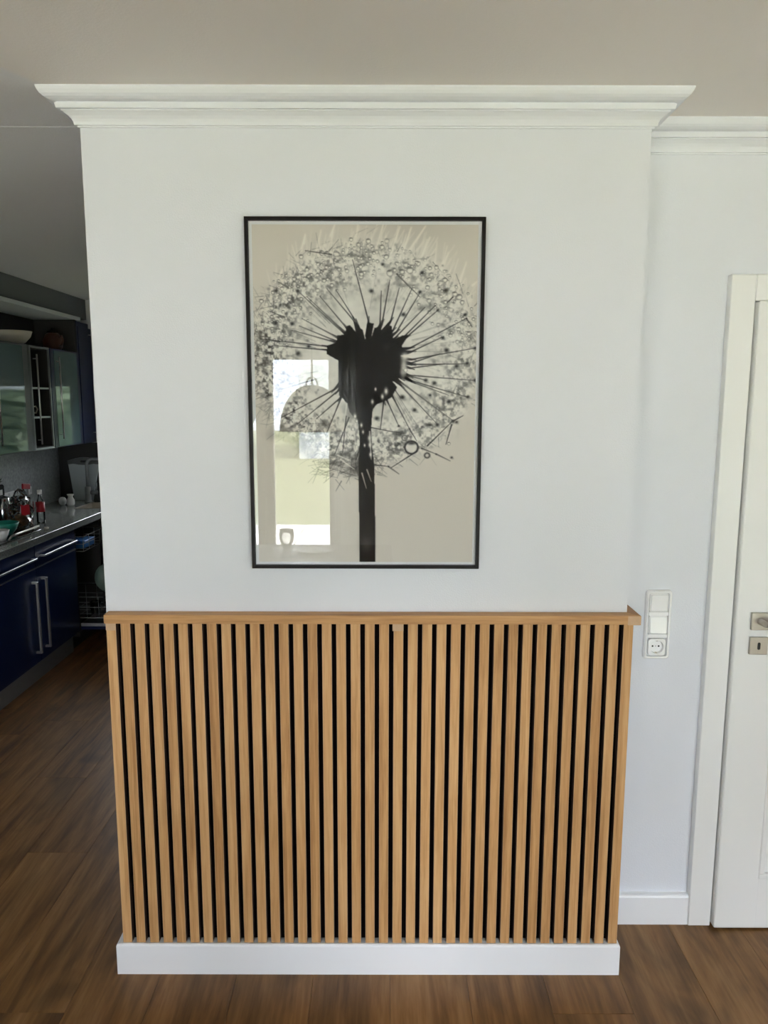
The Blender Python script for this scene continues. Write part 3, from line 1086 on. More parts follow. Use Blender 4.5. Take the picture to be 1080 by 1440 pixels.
obj('keyhole', b, M['plastic_dark'], kr_)

# ------------------------------------------------------------------ switch and socket plate
sw = thing('switch_plate', 'white three-gang plate with two rocker switches above a power socket', 'switch', (0.8475, RY, 0.905))
sx0, sx1, sz0, sz1 = 0.8075, 0.8875, 0.9035, 1.1225
b = new_bm()
t = bmesh.new()
lay = [(0.0, RY - 0.0002, 0.010), (0.0, RY - 0.0060, 0.010), (0.0012, RY - 0.0095, 0.0095), (0.004, RY - 0.0130, 0.0085), (0.0085, RY - 0.0125, 0.006), (0.0105, RY - 0.0003, 0.005)]
rings = []
for ins, yy_, rr in lay:
    rings.append([t.verts.new((px_, yy_, pz_)) for px_, pz_ in rrect(sx0 + ins, sx1 - ins, sz0 + ins, sz1 - ins, rr)])
for a_, b_ in zip(rings, rings[1:]):
    for k in range(len(a_)):
        t.faces.new((a_[k], a_[(k + 1) % len(a_)], b_[(k + 1) % len(a_)], b_[k]))
join(b, t)
for zb in (1.0485, 0.9775):                    # the bars between the three gangs
    add_box(b, sx0 + 0.0095, sx1 - 0.0095, RY - 0.0122, RY - 0.0004, zb - 0.0063, zb + 0.0063, 0.0012)
obj('cover_frame', b, M['plastic'], sw)
mx_ = (sx0 + sx1) / 2
for k, zc in enumerate((1.0840, 1.0130)):
    b = new_bm()
    add_prism(b, rrect(mx_ - 0.0285, mx_ + 0.0285, zc - 0.0285, zc + 0.0285, 0.005), 'y', RY - 0.0100, RY - 0.0004, 0.0005)
    rk = obj('rocker', b, M['plastic'], sw)
    b = new_bm()
    t = bmesh.new()                              # the tilting key: its top edge stands out further than its lower edge
    o1 = rrect(mx_ - 0.0265, mx_ + 0.0265, zc - 0.0265, zc + 0.0265, 0.004)
    o2 = rrect(mx_ - 0.0245, mx_ + 0.0245, zc - 0.0245, zc + 0.0245, 0.003)
    tilt = (0.0022 if k == 0 else -0.0022) / 0.0265
    v1 = [t.verts.new((a_, RY - 0.0098, c_)) for a_, c_ in o1]
    v2 = [t.verts.new((a_, RY - 0.0135 - tilt * (c_ - zc), c_)) for a_, c_ in o2]
    nn = len(v1)
    for q in range(nn):
        t.faces.new((v1[q], v1[(q + 1) % nn], v2[(q + 1) % nn], v2[q]))
    t.faces.new(v2)
    join(b, t)
    obj('key', b, M['plastic'], rk)
zc = 0.9420
b = new_bm()
# socket insert: a square face with a round well 15 mm deep, built as rings between the square and the circle
t = bmesh.new()
n = 40
sq, c1, c2, c3 = [], [], [], []
for k in range(n):
    a = 2 * PI * k / n
    ca, sa = math.cos(a), math.sin(a)
    m = 0.0270 / max(abs(ca), abs(sa))
    m = min(m, 0.0345)
    sq.append((mx_ + m * ca, zc + m * sa))
    c1.append((mx_ + 0.0215 * ca, zc + 0.0215 * sa))
    c2.append((mx_ + 0.0205 * ca, zc + 0.0205 * sa))
    c3.append((mx_ + 0.0200 * ca, zc + 0.0200 * sa))
v0 = [t.verts.new((p[0], RY - 0.0004, p[1])) for p in sq]
v1 = [t.verts.new((p[0], RY - 0.0118, p[1])) for p in [(mx_ + (q[0] - mx_) * 0.985, zc + (q[1] - zc) * 0.985) for q in sq]]
v2 = [t.verts.new((p[0], RY - 0.0122, p[1])) for p in c1]
v3 = [t.verts.new((p[0], RY - 0.0112, p[1])) for p in c2]
v4 = [t.verts.new((p[0], RY - 0.0005, p[1])) for p in c3]
for A_, B_ in ((v0, v1), (v1, v2), (v2, v3), (v3, v4)):
    for k in range(n):
        t.faces.new((A_[k], A_[(k + 1) % n], B_[(k + 1) % n], B_[k]))
t.faces.new(v4)
join(b, t)
sk = obj('socket', b, M['plastic'], sw)
for dx in (-0.0095, 0.0, 0.0095):
    b = new_bm()
    rr = 0.0028 if dx else 0.0013
    add_prism(b, [(mx_ + dx + rr * math.cos(q * PI / 6), zc + rr * math.sin(q * PI / 6)) for q in range(12)], 'y', RY - 0.0012, RY - 0.0002)
    obj('pin_hole', b, M['plastic_dark'], sk)
for sgn in (-1, 1):
    b = new_bm()
    add_box(b, mx_ - 0.0028, mx_ + 0.0028, RY - 0.0105, RY - 0.0015, zc + sgn * 0.0192 - 0.0012, zc + sgn * 0.0192 + 0.0012, 0.0004)
    obj('earth_clip', b, M['steel'], sk)

# ------------------------------------------------------------------ kitchen: base cabinets, plinth, worktop
FXk, CFX, PXk = -2.060, -2.030, -2.112       # front plane, worktop edge, plinth face
units = [(3.135, 3.735, 'dark blue base cabinet nearest the living room', 'r'),
         (3.737, 4.338, 'dark blue base cabinet with drawer, left of the paired door handles', 'r'),
         (4.340, 4.915, 'dark blue base cabinet with drawer, next to the open dishwasher', 'l')]


def bar_handle(name, a, c, axis, x, parent):
    """a square bar on two feet; axis 'y' lies along the front, 'z' stands"""
    b = new_bm()
    s_ = 0.006
    if axis == 'y':
        y0, y1, z = a[0], c[0], a[1]
        add_box(b, x + 0.022, x + 0.034, y0, y1, z - s_, z + s_, 0.001)
        for q in (y0, y1 - 0.012):
            add_box(b, x + 0.0002, x + 0.022, q, q + 0.012, z - s_, z + s_)
    else:
        z0, z1, y = a[1], c[1], a[0]
        add_box(b, x + 0.022, x + 0.034, y - s_ * 1.3, y + s_ * 1.3, z0, z1, 0.001)
        for q in (z0, z1 - 0.012):
            add_box(b, x + 0.0002, x + 0.022, y - s_ * 1.3, y + s_ * 1.3, q, q + 0.012)
    return obj(name, b, M['alu'], parent)


for (y0, y1, lab, hs) in units:
    u = thing('base_cabinet', lab, 'cabinet', (-2.35, (y0 + y1) / 2, 0), group='blue base cabinets along the kitchen wall')
    box_obj('body', M['carcass'], u, KX + 0.002, FXk - 0.020, y0 + 0.001, y1 - 0.001, 0.140, 0.850)
    d = box_obj('door', M['blue'], u, FXk - 0.0195, FXk, y0 + 0.002, y1 - 0.002, 0.142, 0.704, 0.0015)
    hy = y1 - 0.055 if hs == 'r' else y0 + 0.065
    bar_handle('door_handle', (hy, 0.205), (hy, 0.640), 'z', FXk, d)
    w = box_obj('drawer', M['blue'], u, FXk - 0.0195, FXk, y0 + 0.002, y1 - 0.002, 0.716, 0.848, 0.0015)
    bar_handle('drawer_handle', (y0 + 0.065, 0.772), (y1 - 0.035, 0.772), 'y', FXk, w)
    box_obj('grip_strip', M['alu'], u, FXk - 0.0195, FXk + 0.003, y0 + 0.002, y1 - 0.002, 0.7065, 0.7135)
b = new_bm()
add_box(b, PXk - 0.016, PXk, 3.135, 4.915, 0.0005, 0.139)
tag(obj('plinth', b, M['plinth']), 'grey metallic plinth board along the floor under the blue cabinets', 'plinth')

b = new_bm()                                  # worktop: L-shaped slab with a cut-out for the sink
SK = (-2.28, -1.72, 5.50, 5.80)
add_box(b, KX + 0.001, CFX, 3.10, 5.42, 0.8530, 0.8975, 0.002)
add_box(b, KX + 0.001, SK[0], 5.42, KY - 0.001, 0.8530, 0.8975)
add_box(b, SK[0], SK[1], 5.42, SK[2], 0.8530, 0.8975)
add_box(b, SK[0], SK[1], SK[3], KY - 0.001, 0.8530, 0.8975)
add_box(b, SK[1], -0.80, 5.42, KY - 0.001, 0.8530, 0.8975)
tag(obj('worktop', b, M['granite']), 'dark polished stone worktop running back to the sink corner', 'worktop')
b = new_bm()
add_box(b, KX + 0.001, KX + 0.013, 3.10, KY - 0.014, 0.8985, 1.356)
tag(obj('backsplash', b, M['splash']), 'grey stone backsplash on the wall between worktop and wall cabinets', 'backsplash')
b = new_bm()  # the corner's deep shade is put into this panel's dark colour
add_box(b, KX + 0.001, -0.80, KY - 0.013, KY - 0.001, 0.8985, 1.0195)
add_box(b, KX + 0.001, W0 - 0.001, KY - 0.013, KY - 0.001, 1.0195, 1.356)
tag(obj('backsplash', b, M['dark']), 'dark backsplash panel on the far wall behind the sink, deep shade put into its colour', 'backsplash')

# sink with mixer tap
sk_ = thing('sink', 'steel sink set into the worktop in the far corner', 'sink', (-2.02, 5.65, 0.8975))
b = new_bm()
x0, x1, y0, y1 = SK
for (a0, a1, c0, c1) in ((x0 - 0.014, x1 + 0.014, y0 - 0.014, y0 + 0.004), (x0 - 0.014, x1 + 0.014, y1 - 0.004, y1 + 0.014), (x0 - 0.014, x0 + 0.004, y0 + 0.004, y1 - 0.004), (x1 - 0.004, x1 + 0.014, y0 + 0.004, y1 - 0.004)):
    add_box(b, a0, a1, c0, c1, 0.8977, 0.9010, 0.0008)
obj('rim', b, M['steel'], sk_)
b = new_bm()
add_box(b, x0 + 0.003, x1 - 0.003, y0 + 0.003, y1 - 0.003, 0.735, 0.738)
for (a0, a1, c0, c1) in ((x0 + 0.001, x1 - 0.001, y0 + 0.001, y0 + 0.004), (x0 + 0.001, x1 - 0.001, y1 - 0.004, y1 - 0.001), (x0 + 0.001, x0 + 0.004, y0 + 0.004, y1 - 0.004), (x1 - 0.004, x1 - 0.001, y0 + 0.004, y1 - 0.004)):
    add_box(b, a0, a1, c0, c1, 0.735, 0.8975)
obj('basin', b, M['steel'], sk_)

tp = thing('mixer_tap', 'tall grey mixer tap with squared spout at the corner sink', 'tap', (-2.33, 5.865, 0.8975))
tx, ty, tz = -2.33, 5.865, 0.8977
b = new_bm()
add_lathe(b, [(0, 0), (0.030, 0), (0.030, 0.006), (0.024, 0.010), (0.024, 0.115), (0.020, 0.122), (0, 0.122)], (tx, ty, tz), 20)
obj('base', b, M['dull'], tp)
b = new_bm()
pts = [(tx, ty, tz + 0.118), (tx, ty, tz + 0.29)]
for k in range(1, 8):
    a = k / 7 * PI / 2
    pts.append((tx + 0.05 * (1 - math.cos(a)), ty, tz + 0.29 + 0.05 * math.sin(a)))
pts += [(tx + 0.16, ty - 0.02, tz + 0.34), (tx + 0.19, ty - 0.03, tz + 0.33), (tx + 0.20, ty - 0.033, tz + 0.30), (tx + 0.20, ty - 0.033, tz + 0.25)]
add_tube(b, pts, 0.013, 12)
obj('spout', b, M['dull'], tp)
b = new_bm()
add_tube(b, [(tx + 0.022, ty, tz + 0.075), (tx + 0.075, ty, tz + 0.075)], 0.016, 12)
add_tube(b, [(tx + 0.066, ty, tz + 0.08), (tx + 0.068, ty, tz + 0.155)], 0.006, 8)
obj('lever', b, M['dull'], tp)

# pale tapered board leaning in the corner
bd = thing('cutting_board', 'pale tapered board with a dark grip slot leaning behind the tap', 'board', (-2.40, 5.95, 0.8985))
b = new_bm()
zt = 1.245
outl = [(-2.475, 0.0), (-2.325, 0.0)]
top = []
for k in range(9):
    a = k / 8
    top.append((-2.272 - 0.256 * a, 0.315 + 0.028 * math.sin(PI * a)))
outl += top
t = bmesh.new()
add_prism(t, outl, 'y', 0.0, 0.012, 0.002)
join(b, t, Matrix.Translation((0.0, 5.945, 0.8995)) @ Matrix.Rotation(math.radians(-7), 4, 'X'))
obj('board', b, mat('pale_grey_board', srgb(196, 204, 206), 0.4), bd)
b = new_bm()
t = bmesh.new()
add_prism(t, rrect(-2.425, -2.365, 0.302, 0.318, 0.006), 'y', -0.0006, 0.0002)
join(b, t, Matrix.Translation((0.0, 5.945, 0.8995)) @ Matrix.Rotation(math.radians(-7), 4, 'X'))
obj('grip_slot', b, M['plastic_dark'], bd)
b = new_bm()
band = [(p[0], p[1] - 0.001) for p in top] + [(-2.526, 0.286)] + [(-2.52 + 0.24 * k / 6, 0.300 - 0.018 * math.sin(PI * k / 6)) for k in range(1, 6)] + [(-2.274, 0.286)]
t = bmesh.new()
add_prism(t, band, 'y', -0.0004, 0.0)
join(b, t, Matrix.Translation((0.0, 5.945, 0.8995)) @ Matrix.Rotation(math.radians(-7), 4, 'X'))
obj('top_band', b, mat('grey_band', srgb(96, 98, 98), 0.5), bd)

b = new_bm()
add_lathe(b, [(0, 0), (0.014, 0), (0.025, 0.012), (0.029, 0.030), (0.026, 0.048), (0.015, 0.060), (0, 0.063)], (-2.455, 5.68, 0.898), 20)
tag(obj('round_shaker', b, M['white']), 'small round white pot on the worktop, left of its pair', 'pot')
b = new_bm()
add_lathe(b, [(0, 0), (0.024, 0), (0.030, 0.015), (0.029, 0.040), (0.019, 0.062), (0.018, 0.070), (0.027, 0.086), (0.024, 0.086), (0.014, 0.066), (0, 0.06)], (-2.385, 5.66, 0.898), 20)
tag(obj('small_vase', b, M['white']), 'small white vase with flared rim beside the round pot', 'vase')

# ------------------------------------------------------------------ dishwasher, open
DY0, DY1 = 4.922, 5.372
dw = thing('dishwasher', 'open dishwasher with pulled out racks beside the blue cabinets', 'dishwasher', (-2.3, 5.15, 0))
b = new_bm()
add_box(b, KX + 0.002, FXk - 0.004, DY0, DY0 + 0.014, 0.10, 0.850)
add_box(b, KX + 0.002, FXk - 0.004, DY1 - 0.014, DY1, 0.10, 0.850)
add_box(b, KX + 0.002, KX + 0.02, DY0 + 0.014, DY1 - 0.014, 0.10, 0.850)
add_box(b, KX + 0.02, FXk - 0.004, DY0 + 0.014, DY1 - 0.014, 0.10, 0.13)
add_box(b, KX + 0.02, FXk - 0.004, DY0 + 0.014, DY1 - 0.014, 0.835, 0.850)
obj('tub', b, M['dark'], dw)
box_obj('base_panel', M['dark'], dw, KX + 0.05, PXk - 0.02, DY0, DY1, 0.0005, 0.098)
dd = box_obj('door', M['alu'], dw, FXk + 0.004, -1.36, DY0 + 0.002, DY1 - 0.002, 0.172, 0.196, 0.003)
box_obj('door_front', M['blue'], dd, FXk + 0.004, -1.36, DY0 + 0.002, DY1 - 0.002, 0.150, 0.171, 0.001)


def rack(name, x0, x1, y0, y1, z0, z1, parent, nx, ny):
    b = new_bm()
    r = 0.0028
    for z in (z0, (z0 + z1) / 2, z1):
        add_tube(b, [(x0, y0, z), (x1, y0, z), (x1, y1, z), (x0, y1, z), (x0, y0, z)], r, 6, cap=False)
    for k in range(nx + 1):
        x_ = x0 + (x1 - x0) * k / nx
        add_tube(b, [(x_, y0, z1), (x_, y0, z0), (x_, y1, z0), (x_, y1, z1)], r * 0.8, 5)
    for k in range(1, ny):
        y_ = y0 + (y1 - y0) * k / ny
        add_tube(b, [(x0, y_, z1), (x0, y_, z0), (x1, y_, z0), (x1, y_, z1)], r * 0.8, 5)
    return obj(name, b, M['dull'], parent)


rack('lower_rack', -2.26, -1.78, DY0 + 0.03, DY1 - 0.03, 0.225, 0.37, dw, 6, 4)
rack('upper_rack', -2.48, -2.02, DY0 + 0.03, DY1 - 0.03, 0.685, 0.785, dw, 6, 4)
b = new_bm()
t = bmesh.new()
add_lathe(t, [(0, 0), (0.060, 0.0), (0.105, 0.012), (0.104, 0.016), (0.058, 0.005), (0, 0.005)], (0, 0, 0), 28)
join(b, t, Matrix.Translation((-1.925, 5.15, 0.462)) @ Matrix.Rotation(math.radians(78), 4, 'X'))
tag(obj('dinner_plate', b, M['plate']), 'pale greenish plate standing in the dishwasher', 'plate')
bx = thing('plastic_tub', 'small blue plastic tub lying in the upper dishwasher rack', 'tub', (-2.15, 5.10, 0.69))
b = new_bm()
add_box(b, -2.14, -2.04, 5.02, 5.20, 0.690, 0.735, 0.008, 2)
obj('tub_body', b, M['bluebox'], bx)
b = new_bm()
add_box(b, -2.145, -2.035, 5.015, 5.205, 0.736, 0.744, 0.003)
obj('tub_rim', b, M['bluebox'], bx)
b = new_bm()
add_lathe(b, [(0, 0), (0.030, 0), (0.036, 0.07), (0.037, 0.085), (0.033, 0.085), (0.028, 0.008), (0, 0.008)], (-2.00, 5.05, 0.2295), 20)
tag(obj('drinking_glass', b, M['film']), 'clear tumbler in the lower dishwasher rack', 'glass')

# ------------------------------------------------------------------ end run under the sink, behind the projecting wall
er = thing('sink_cabinet', 'dark blue sink cabinet along the far kitchen wall', 'cabinet', (-1.4, 5.7, 0))
b = new_bm()
add_box(b, -1.99, -0.82, 5.475, 5.490, 0.12, 0.735)
add_box(b, -1.99, -1.97, 5.490, KY - 0.02, 0.12, 0.735)
add_box(b, -0.84, -0.82, 5.490, KY - 0.02, 0.12, 0.850)
obj('body', b, M['carcass'], er)
for (a0, a1) in ((-1.99, -1.406), (-1.404, -0.82)):
    box_obj('door', M['blue'], er, a0, a1, 5.455, 5.474, 0.142, 0.845, 0.0015)
box_obj('kickboard', M['plinth'], er, -1.99, -0.82, 5.52, 5.535, 0.0005, 0.119)

# ------------------------------------------------------------------ wall cabinets
UXk = -2.300
UB, UT = 1.362, 2.046


def v_handle(x, y, z0, z1, parent):
    b = new_bm()
    add_tube(b, [(x + 0.026, y, z0), (x + 0.026, y, z1)], 0.006, 8)
    for z in (z0 + 0.03, z1 - 0.03):
        add_tube(b, [(x + 0.0002, y, z), (x + 0.026, y, z)], 0.004, 6)
    return obj('handle', b, M['alu'], parent)


def carcass_bm(y0, y1, z0, z1, xb=KX + 0.001, xf=UXk - 0.02, t_=0.016, back=True):
    b = new_bm()
    add_box(b, xb, xf, y0, y0 + t_, z0, z1)
    add_box(b, xb, xf, y1 - t_, y1, z0, z1)
    add_box(b, xb, xf, y0 + t_, y1 - t_, z0, z0 + t_)
    add_box(b, xb, xf, y0 + t_, y1 - t_, z1 - t_, z1)
    add_box(b, xb, xb + 0.008, y0 + t_, y1 - t_, z0 + t_, z1 - t_)
    return b


for (y0, y1, g0, lab) in ((4.36, 4.936, 4.452, 'wall cabinet with frosted glass door at the left edge of the kitchen view'),
                          (5.262, 5.742, 5.318, 'wall cabinet with frosted glass door right of the open shelf unit')):
    g1 = 4.858 if y0 < 5 else 5.706
    u = thing('glass_cabinet', lab, 'cabinet', (-2.45, (y0 + y1) / 2, UB), group='frosted glass wall cabinets')
    obj('body', carcass_bm(y0, y1, UB, UT), M['carcass'], u)
    b = new_bm()
    for (a0, a1, c0, c1) in ((y0 + 0.002, g0, UB, UT), (g1, y1 - 0.002, UB, UT), (g0, g1, UT - 0.012, UT), (g0, g1, UB, UB + 0.008)):
        add_box(b, UXk - 0.019, UXk, a0, a1, c0, c1, 0.001)
    d = obj('door', b, M['carcass'] if y0 < 5 else M['blue'], u)
    b = new_bm()
    add_box(b, UXk - 0.012, UXk + 0.002, g0 + 0.0005, g1 - 0.0005, UB + 0.0085, UT - 0.0125)
    obj('frosted_pane', b, M['frost'], d)
    v_handle(UXk, (g0 + 0.032) if y0 > 5 else g0 + 0.03, 1.42, 1.99, d)

u = thing('open_shelf_unit', 'narrow open shelf unit with aluminium edges between the two glass cabinets', 'shelf', (-2.45, 5.10, UB))
oy0, oy1 = 4.940, 5.258
obj('body', carcass_bm(oy0, oy1, UB, UT, xf=UXk - 0.012), M['dark'], u)
b = new_bm()
for (a0, a1, c0, c1) in ((oy0 + 0.022, oy0 + 0.034, UB, UT), (oy1 - 0.017, oy1 - 0.006, UB, UT), (oy0 + 0.034, oy1 - 0.017, UT - 0.012, UT), (oy0 + 0.034, oy1 - 0.017, UB, UB + 0.013)):
    add_box(b, UXk - 0.0115, UXk, a0, a1, c0, c1, 0.001)
obj('edge_frame', b, M['dull'], u)
box_obj('side_stile', M['carcass'], u, UXk - 0.0115, UXk - 0.001, oy0 - 0.002, oy0 + 0.0215, UB, UT)
for z in (1.777, 1.583):
    box_obj('shelf', M['dull'], u, KX + 0.010, UXk - 0.0125, oy0 + 0.017, oy1 - 0.017, z - 0.012, z)
v_handle(UXk, oy0 + 0.062, 1.40, 1.99, u)

u = thing('corner_cabinet', 'narrow tall dark blue wall cabinet in the kitchen corner beside the white wall', 'cabinet', (-2.45, 5.88, UB))
box_obj('body', M['blue'], u, KX + 0.001, UXk - 0.020, 5.746, KY - 0.002, UB, 2.278)
d = box_obj('door', M['blue'], u, UXk - 0.0195, UXk, 5.770, KY - 0.003, UB, 2.240, 0.0015)
box_obj('side_strip', M['blue'], u, UXk - 0.0195, UXk - 0.004, 5.747, 5.768, UB, 2.278)
v_handle(UXk, 5.962, 1.41, 2.22, d)

# top compartment: end panel and the long board over the wall cabinets
u = thing('top_shelf_board', 'grey board running along above the wall cabinets', 'shelf', (-2.45, 4.9, 2.28))
b = new_bm()
add_box(b, KX + 0.001, UXk, 3.40, 5.830, 2.283, 2.310, 0.002)
obj('board', b, mat('light_grey_board', srgb(214, 220, 222), 0.5), u)
box_obj('end_panel', M['dark'], u, KX + 0.012, UXk - 0.004, 5.722, 5.744, 2.0475, 2.282)
box_obj('back_panel', M['dark'], u, KX + 0.001, KX + 0.010, 5.02, 5.744, 2.0475, 2.282)
b = new_bm()
add_box(b, KX + 0.001, UXk - 0.03, 3.40, KY - 0.001, 2.3105, CZ - 0.001)
tag(obj('soffit', b, M['soffit']), 'dark boxed soffit between the wall cabinets and the kitchen ceiling', 'soffit')

# things on top of and inside the wall cabinets
b = new_bm()
add_lathe(b, [(0, 0), (0.045, 0), (0.075, 0.018), (0.105, 0.052), (0.118, 0.088), (0.112, 0.088), (0.098, 0.054), (0.068, 0.024), (0, 0.012)], (-2.415, 4.99, 2.0465), 32)
tag(obj('serving_bowl', b, M['bowl']), 'pale open bowl standing on top of the glass cabinet', 'bowl')
jg = thing('brown_jug', 'brown glazed jug with dark lid on top of the right glass cabinet', 'jug', (-2.42, 5.60, 2.0465))
b = new_bm()
add_lathe(b, [(0, 0), (0.050, 0), (0.066, 0.03), (0.068, 0.075), (0.050, 0.115), (0.036, 0.128), (0, 0.128)], (-2.42, 5.60, 2.0465), 24)
obj('jug_body', b, M['copper'], jg)
b = new_bm()
add_lathe(b, [(0, 0), (0.038, 0), (0.034, 0.018), (0.012, 0.026), (0.012, 0.036), (0, 0.040)], (-2.42, 5.60, 2.1750), 20)
obj('lid', b, M['black'], jg)
b = new_bm()
add_tube(b, [(-2.36, 5.57, 2.145), (-2.335, 5.555, 2.15), (-2.325, 5.55, 2.12), (-2.335, 5.555, 2.09), (-2.357, 5.57, 2.085)], 0.007, 8)
obj('jug_handle', b, M['copper'], jg)
cp = thing('coffee_cup', 'pale cup with looped handle on the middle open shelf', 'cup', (-2.40, 5.09, 1.5835))
b = new_bm()
add_lathe(b, [(0, 0), (0.026, 0), (0.036, 0.03), (0.040, 0.075), (0.036, 0.075), (0.030, 0.01), (0, 0.008)], (-2.40, 5.08, 1.5835), 20)
obj('cup_body', b, M['bowl'], cp)
b = new_bm()
add_tube(b, [(-2.385, 5.117, 1.645), (-2.37, 5.150, 1.650), (-2.365, 5.162, 1.63), (-2.37, 5.150, 1.605), (-2.39, 5.114, 1.606)], 0.005, 8)
obj('cup_handle', b, M['bowl'], cp)
for k in range(3):
    b = new_bm()
    add_lathe(b, [(0, 0), (0.026, 0), (0.046, 0.014), (0.044, 0.017), (0.024, 0.005), (0, 0.005)], (-2.40, 5.08, 1.3785 + k * 0.0175), 20)
    tag(obj('small_dish', b, M['bowl']), ['lowest small dish of the stack on the bottom open shelf', 'middle small dish of the stack on the bottom open shelf',
                                         'topmost small dish of the stack on the bottom open shelf'][k], 'dish', 'dishes stacked in the open shelf')

# ------------------------------------------------------------------ things on the worktop
WZ = 0.8980
tr_ = thing('serving_tray', 'dark tray with a steel bar handle near the worktop edge', 'tray', (-2.24, 4.33, WZ))
b = new_bm()
add_box(b, -2.345, -2.115, 4.06, 4.56, WZ, WZ + 0.008, 0.002)
obj('tray_base', b, M['black'], tr_)
b = new_bm()
add_tube(b, [(-2.125, 4.175, WZ + 0.008), (-2.110, 4.18, WZ + 0.030), (-2.110, 4.22, WZ + 0.034), (-2.110, 4.52, WZ + 0.034), (-2.125, 4.54, WZ + 0.008)], 0.0065, 8)
obj('tray_handle', b, M['steel'], tr_)
b = new_bm()
add_lathe(b, [(0, 0), (0.048, 0), (0.070, 0.03), (0.088, 0.072), (0.084, 0.072), (0.064, 0.03), (0.04, 0.008), (0, 0.008)], (-2.245, 4.36, WZ + 0.0085), 28)
tag(obj('mixing_bowl', b, M['teal']), 'teal plastic bowl standing on the dark tray', 'bowl')
b = new_bm()
add_lathe(b, [(0, 0), (0.030, 0), (0.042, 0.03), (0.050, 0.058), (0.047, 0.058), (0.038, 0.028), (0, 0.006)], (-2.175, 4.185, WZ + 0.0085), 24)
tag(obj('white_cup', b, M['white']), 'white dish on the tray in front of the teal bowl', 'dish')
# dark bottle-like coffee pot
cf = thing('coffee_maker', 'black coffee maker with pale badge at the left edge of the worktop', 'coffee maker', (-2.46, 4.56, WZ))
b = new_bm()
add_box(b, -2.56, -2.37, 4.44, 4.66, WZ, WZ + 0.03, 0.006)
add_box(b, -2.56, -2.47, 4.44, 4.66, WZ + 0.03, WZ + 0.27, 0.008)
add_box(b, -2.56, -2.37, 4.44, 4.66, WZ + 0.20, WZ + 0.275, 0.01)
obj('housing', b, M['black'], cf)
b = new_bm()
add_lathe(b, [(0, 0), (0.050, 0), (0.048, 0.04), (0.048, 0.09), (0.046, 0.14), (0.046, 0.155), (0, 0.155)], (-2.42, 4.55, WZ + 0.031), 24)
obj('jug', b, M['black'], cf)
box_obj('badge', M['white'], cf, -2.3695, -2.369, 4.585, 4.625, WZ + 0.212, WZ + 0.245)
b = new_bm()
for k in range(26):
    a = k * 2.4
    bx_, by_, bz_ = -2.43 + 0.05 * math.cos(a), 4.55 + 0.07 * math.sin(a), WZ + 0.277
    r = 0.03 + 0.02 * random.random()
    p0 = Vector((bx_, by_, bz_))
    p1 = p0 + Vector((r * math.cos(a), r * math.sin(a), 0.02 + 0.03 * random.random()))
    w = Vector((-math.sin(a), math.cos(a), 0)) * 0.014
    q = [b.verts.new(v) for v in (p0, (p0 + p1) / 2 + w + Vector((0, 0, .008)), p1, (p0 + p1) / 2 - w + Vector((0, 0, .008)))]
    b.faces.new(q)
g = obj('herb_bunch', b, M['leaf'])
tag(g, 'dark green herb bunch lying on the black coffee maker', 'herbs')
# steel kettle
kt = thing('kettle', 'shiny steel kettle with black handle beside the coffee maker', 'kettle', (-2.47, 4.80, WZ))
b = new_bm()
add_lathe(b, [(0, 0), (0.066, 0), (0.070, 0.02), (0.062, 0.10), (0.050, 0.165), (0.044, 0.175), (0.02, 0.182), (0.012, 0.196), (0, 0.198)], (-2.47, 4.80, WZ), 28)
obj('kettle_body', b, M['chrome'], kt)
b = new_bm()
add_tube(b, [(-2.42, 4.83, WZ + 0.165), (-2.395, 4.845, WZ + 0.170), (-2.385, 4.85, WZ + 0.13), (-2.388, 4.85, WZ + 0.06), (-2.405, 4.84, WZ + 0.04)], 0.009, 8)
obj('kettle_handle', b, M['black'], kt)
b = new_bm()
add_tube(b, [(-2.52, 4.77, WZ + 0.12), (-2.545, 4.755, WZ + 0.15), (-2.555, 4.745, WZ + 0.17)], 0.012, 8, radii=[0.018, 0.012, 0.009])
obj('spout', b, M['chrome'], kt)


def crumple(x, y, z, wx, wy, h, seed, neck=0.35):
    """a bag: a lumpy closed body that narrows to a gathered neck"""
    r_ = np.random.default_rng(seed)
    b = new_bm()
    n, m_ = 18, 12
    rings_ = []
    for j in range(m_ + 1):
        v = j / m_
        s_ = 1.0 if v < 0.55 else 1.0 - (1 - neck) * ((v - 0.55) / 0.45) ** 1.3
        if j == 0:
            s_ = 0.9
        rings_.append([b.verts.new((x + wx * s_ * math.cos(2 * PI * k / n) * (1 + 0.14 * r_.normal()), y + wy * s_ * math.sin(2 * PI * k / n) * (1 + 0.12 * r_.normal()), z + h * v + (0.006 * r_.normal() if 0 < j else 0))) for k in range(n)])
    for a_, c_ in zip(rings_, rings_[1:]):
        for k in range(n):
            f_ = b.faces.new((a_[k], a_[(k + 1) % n], c_[(k + 1) % n], c_[k]))
    b.faces.new(rings_[0])
    b.faces.new(rings_[-1])
    return b


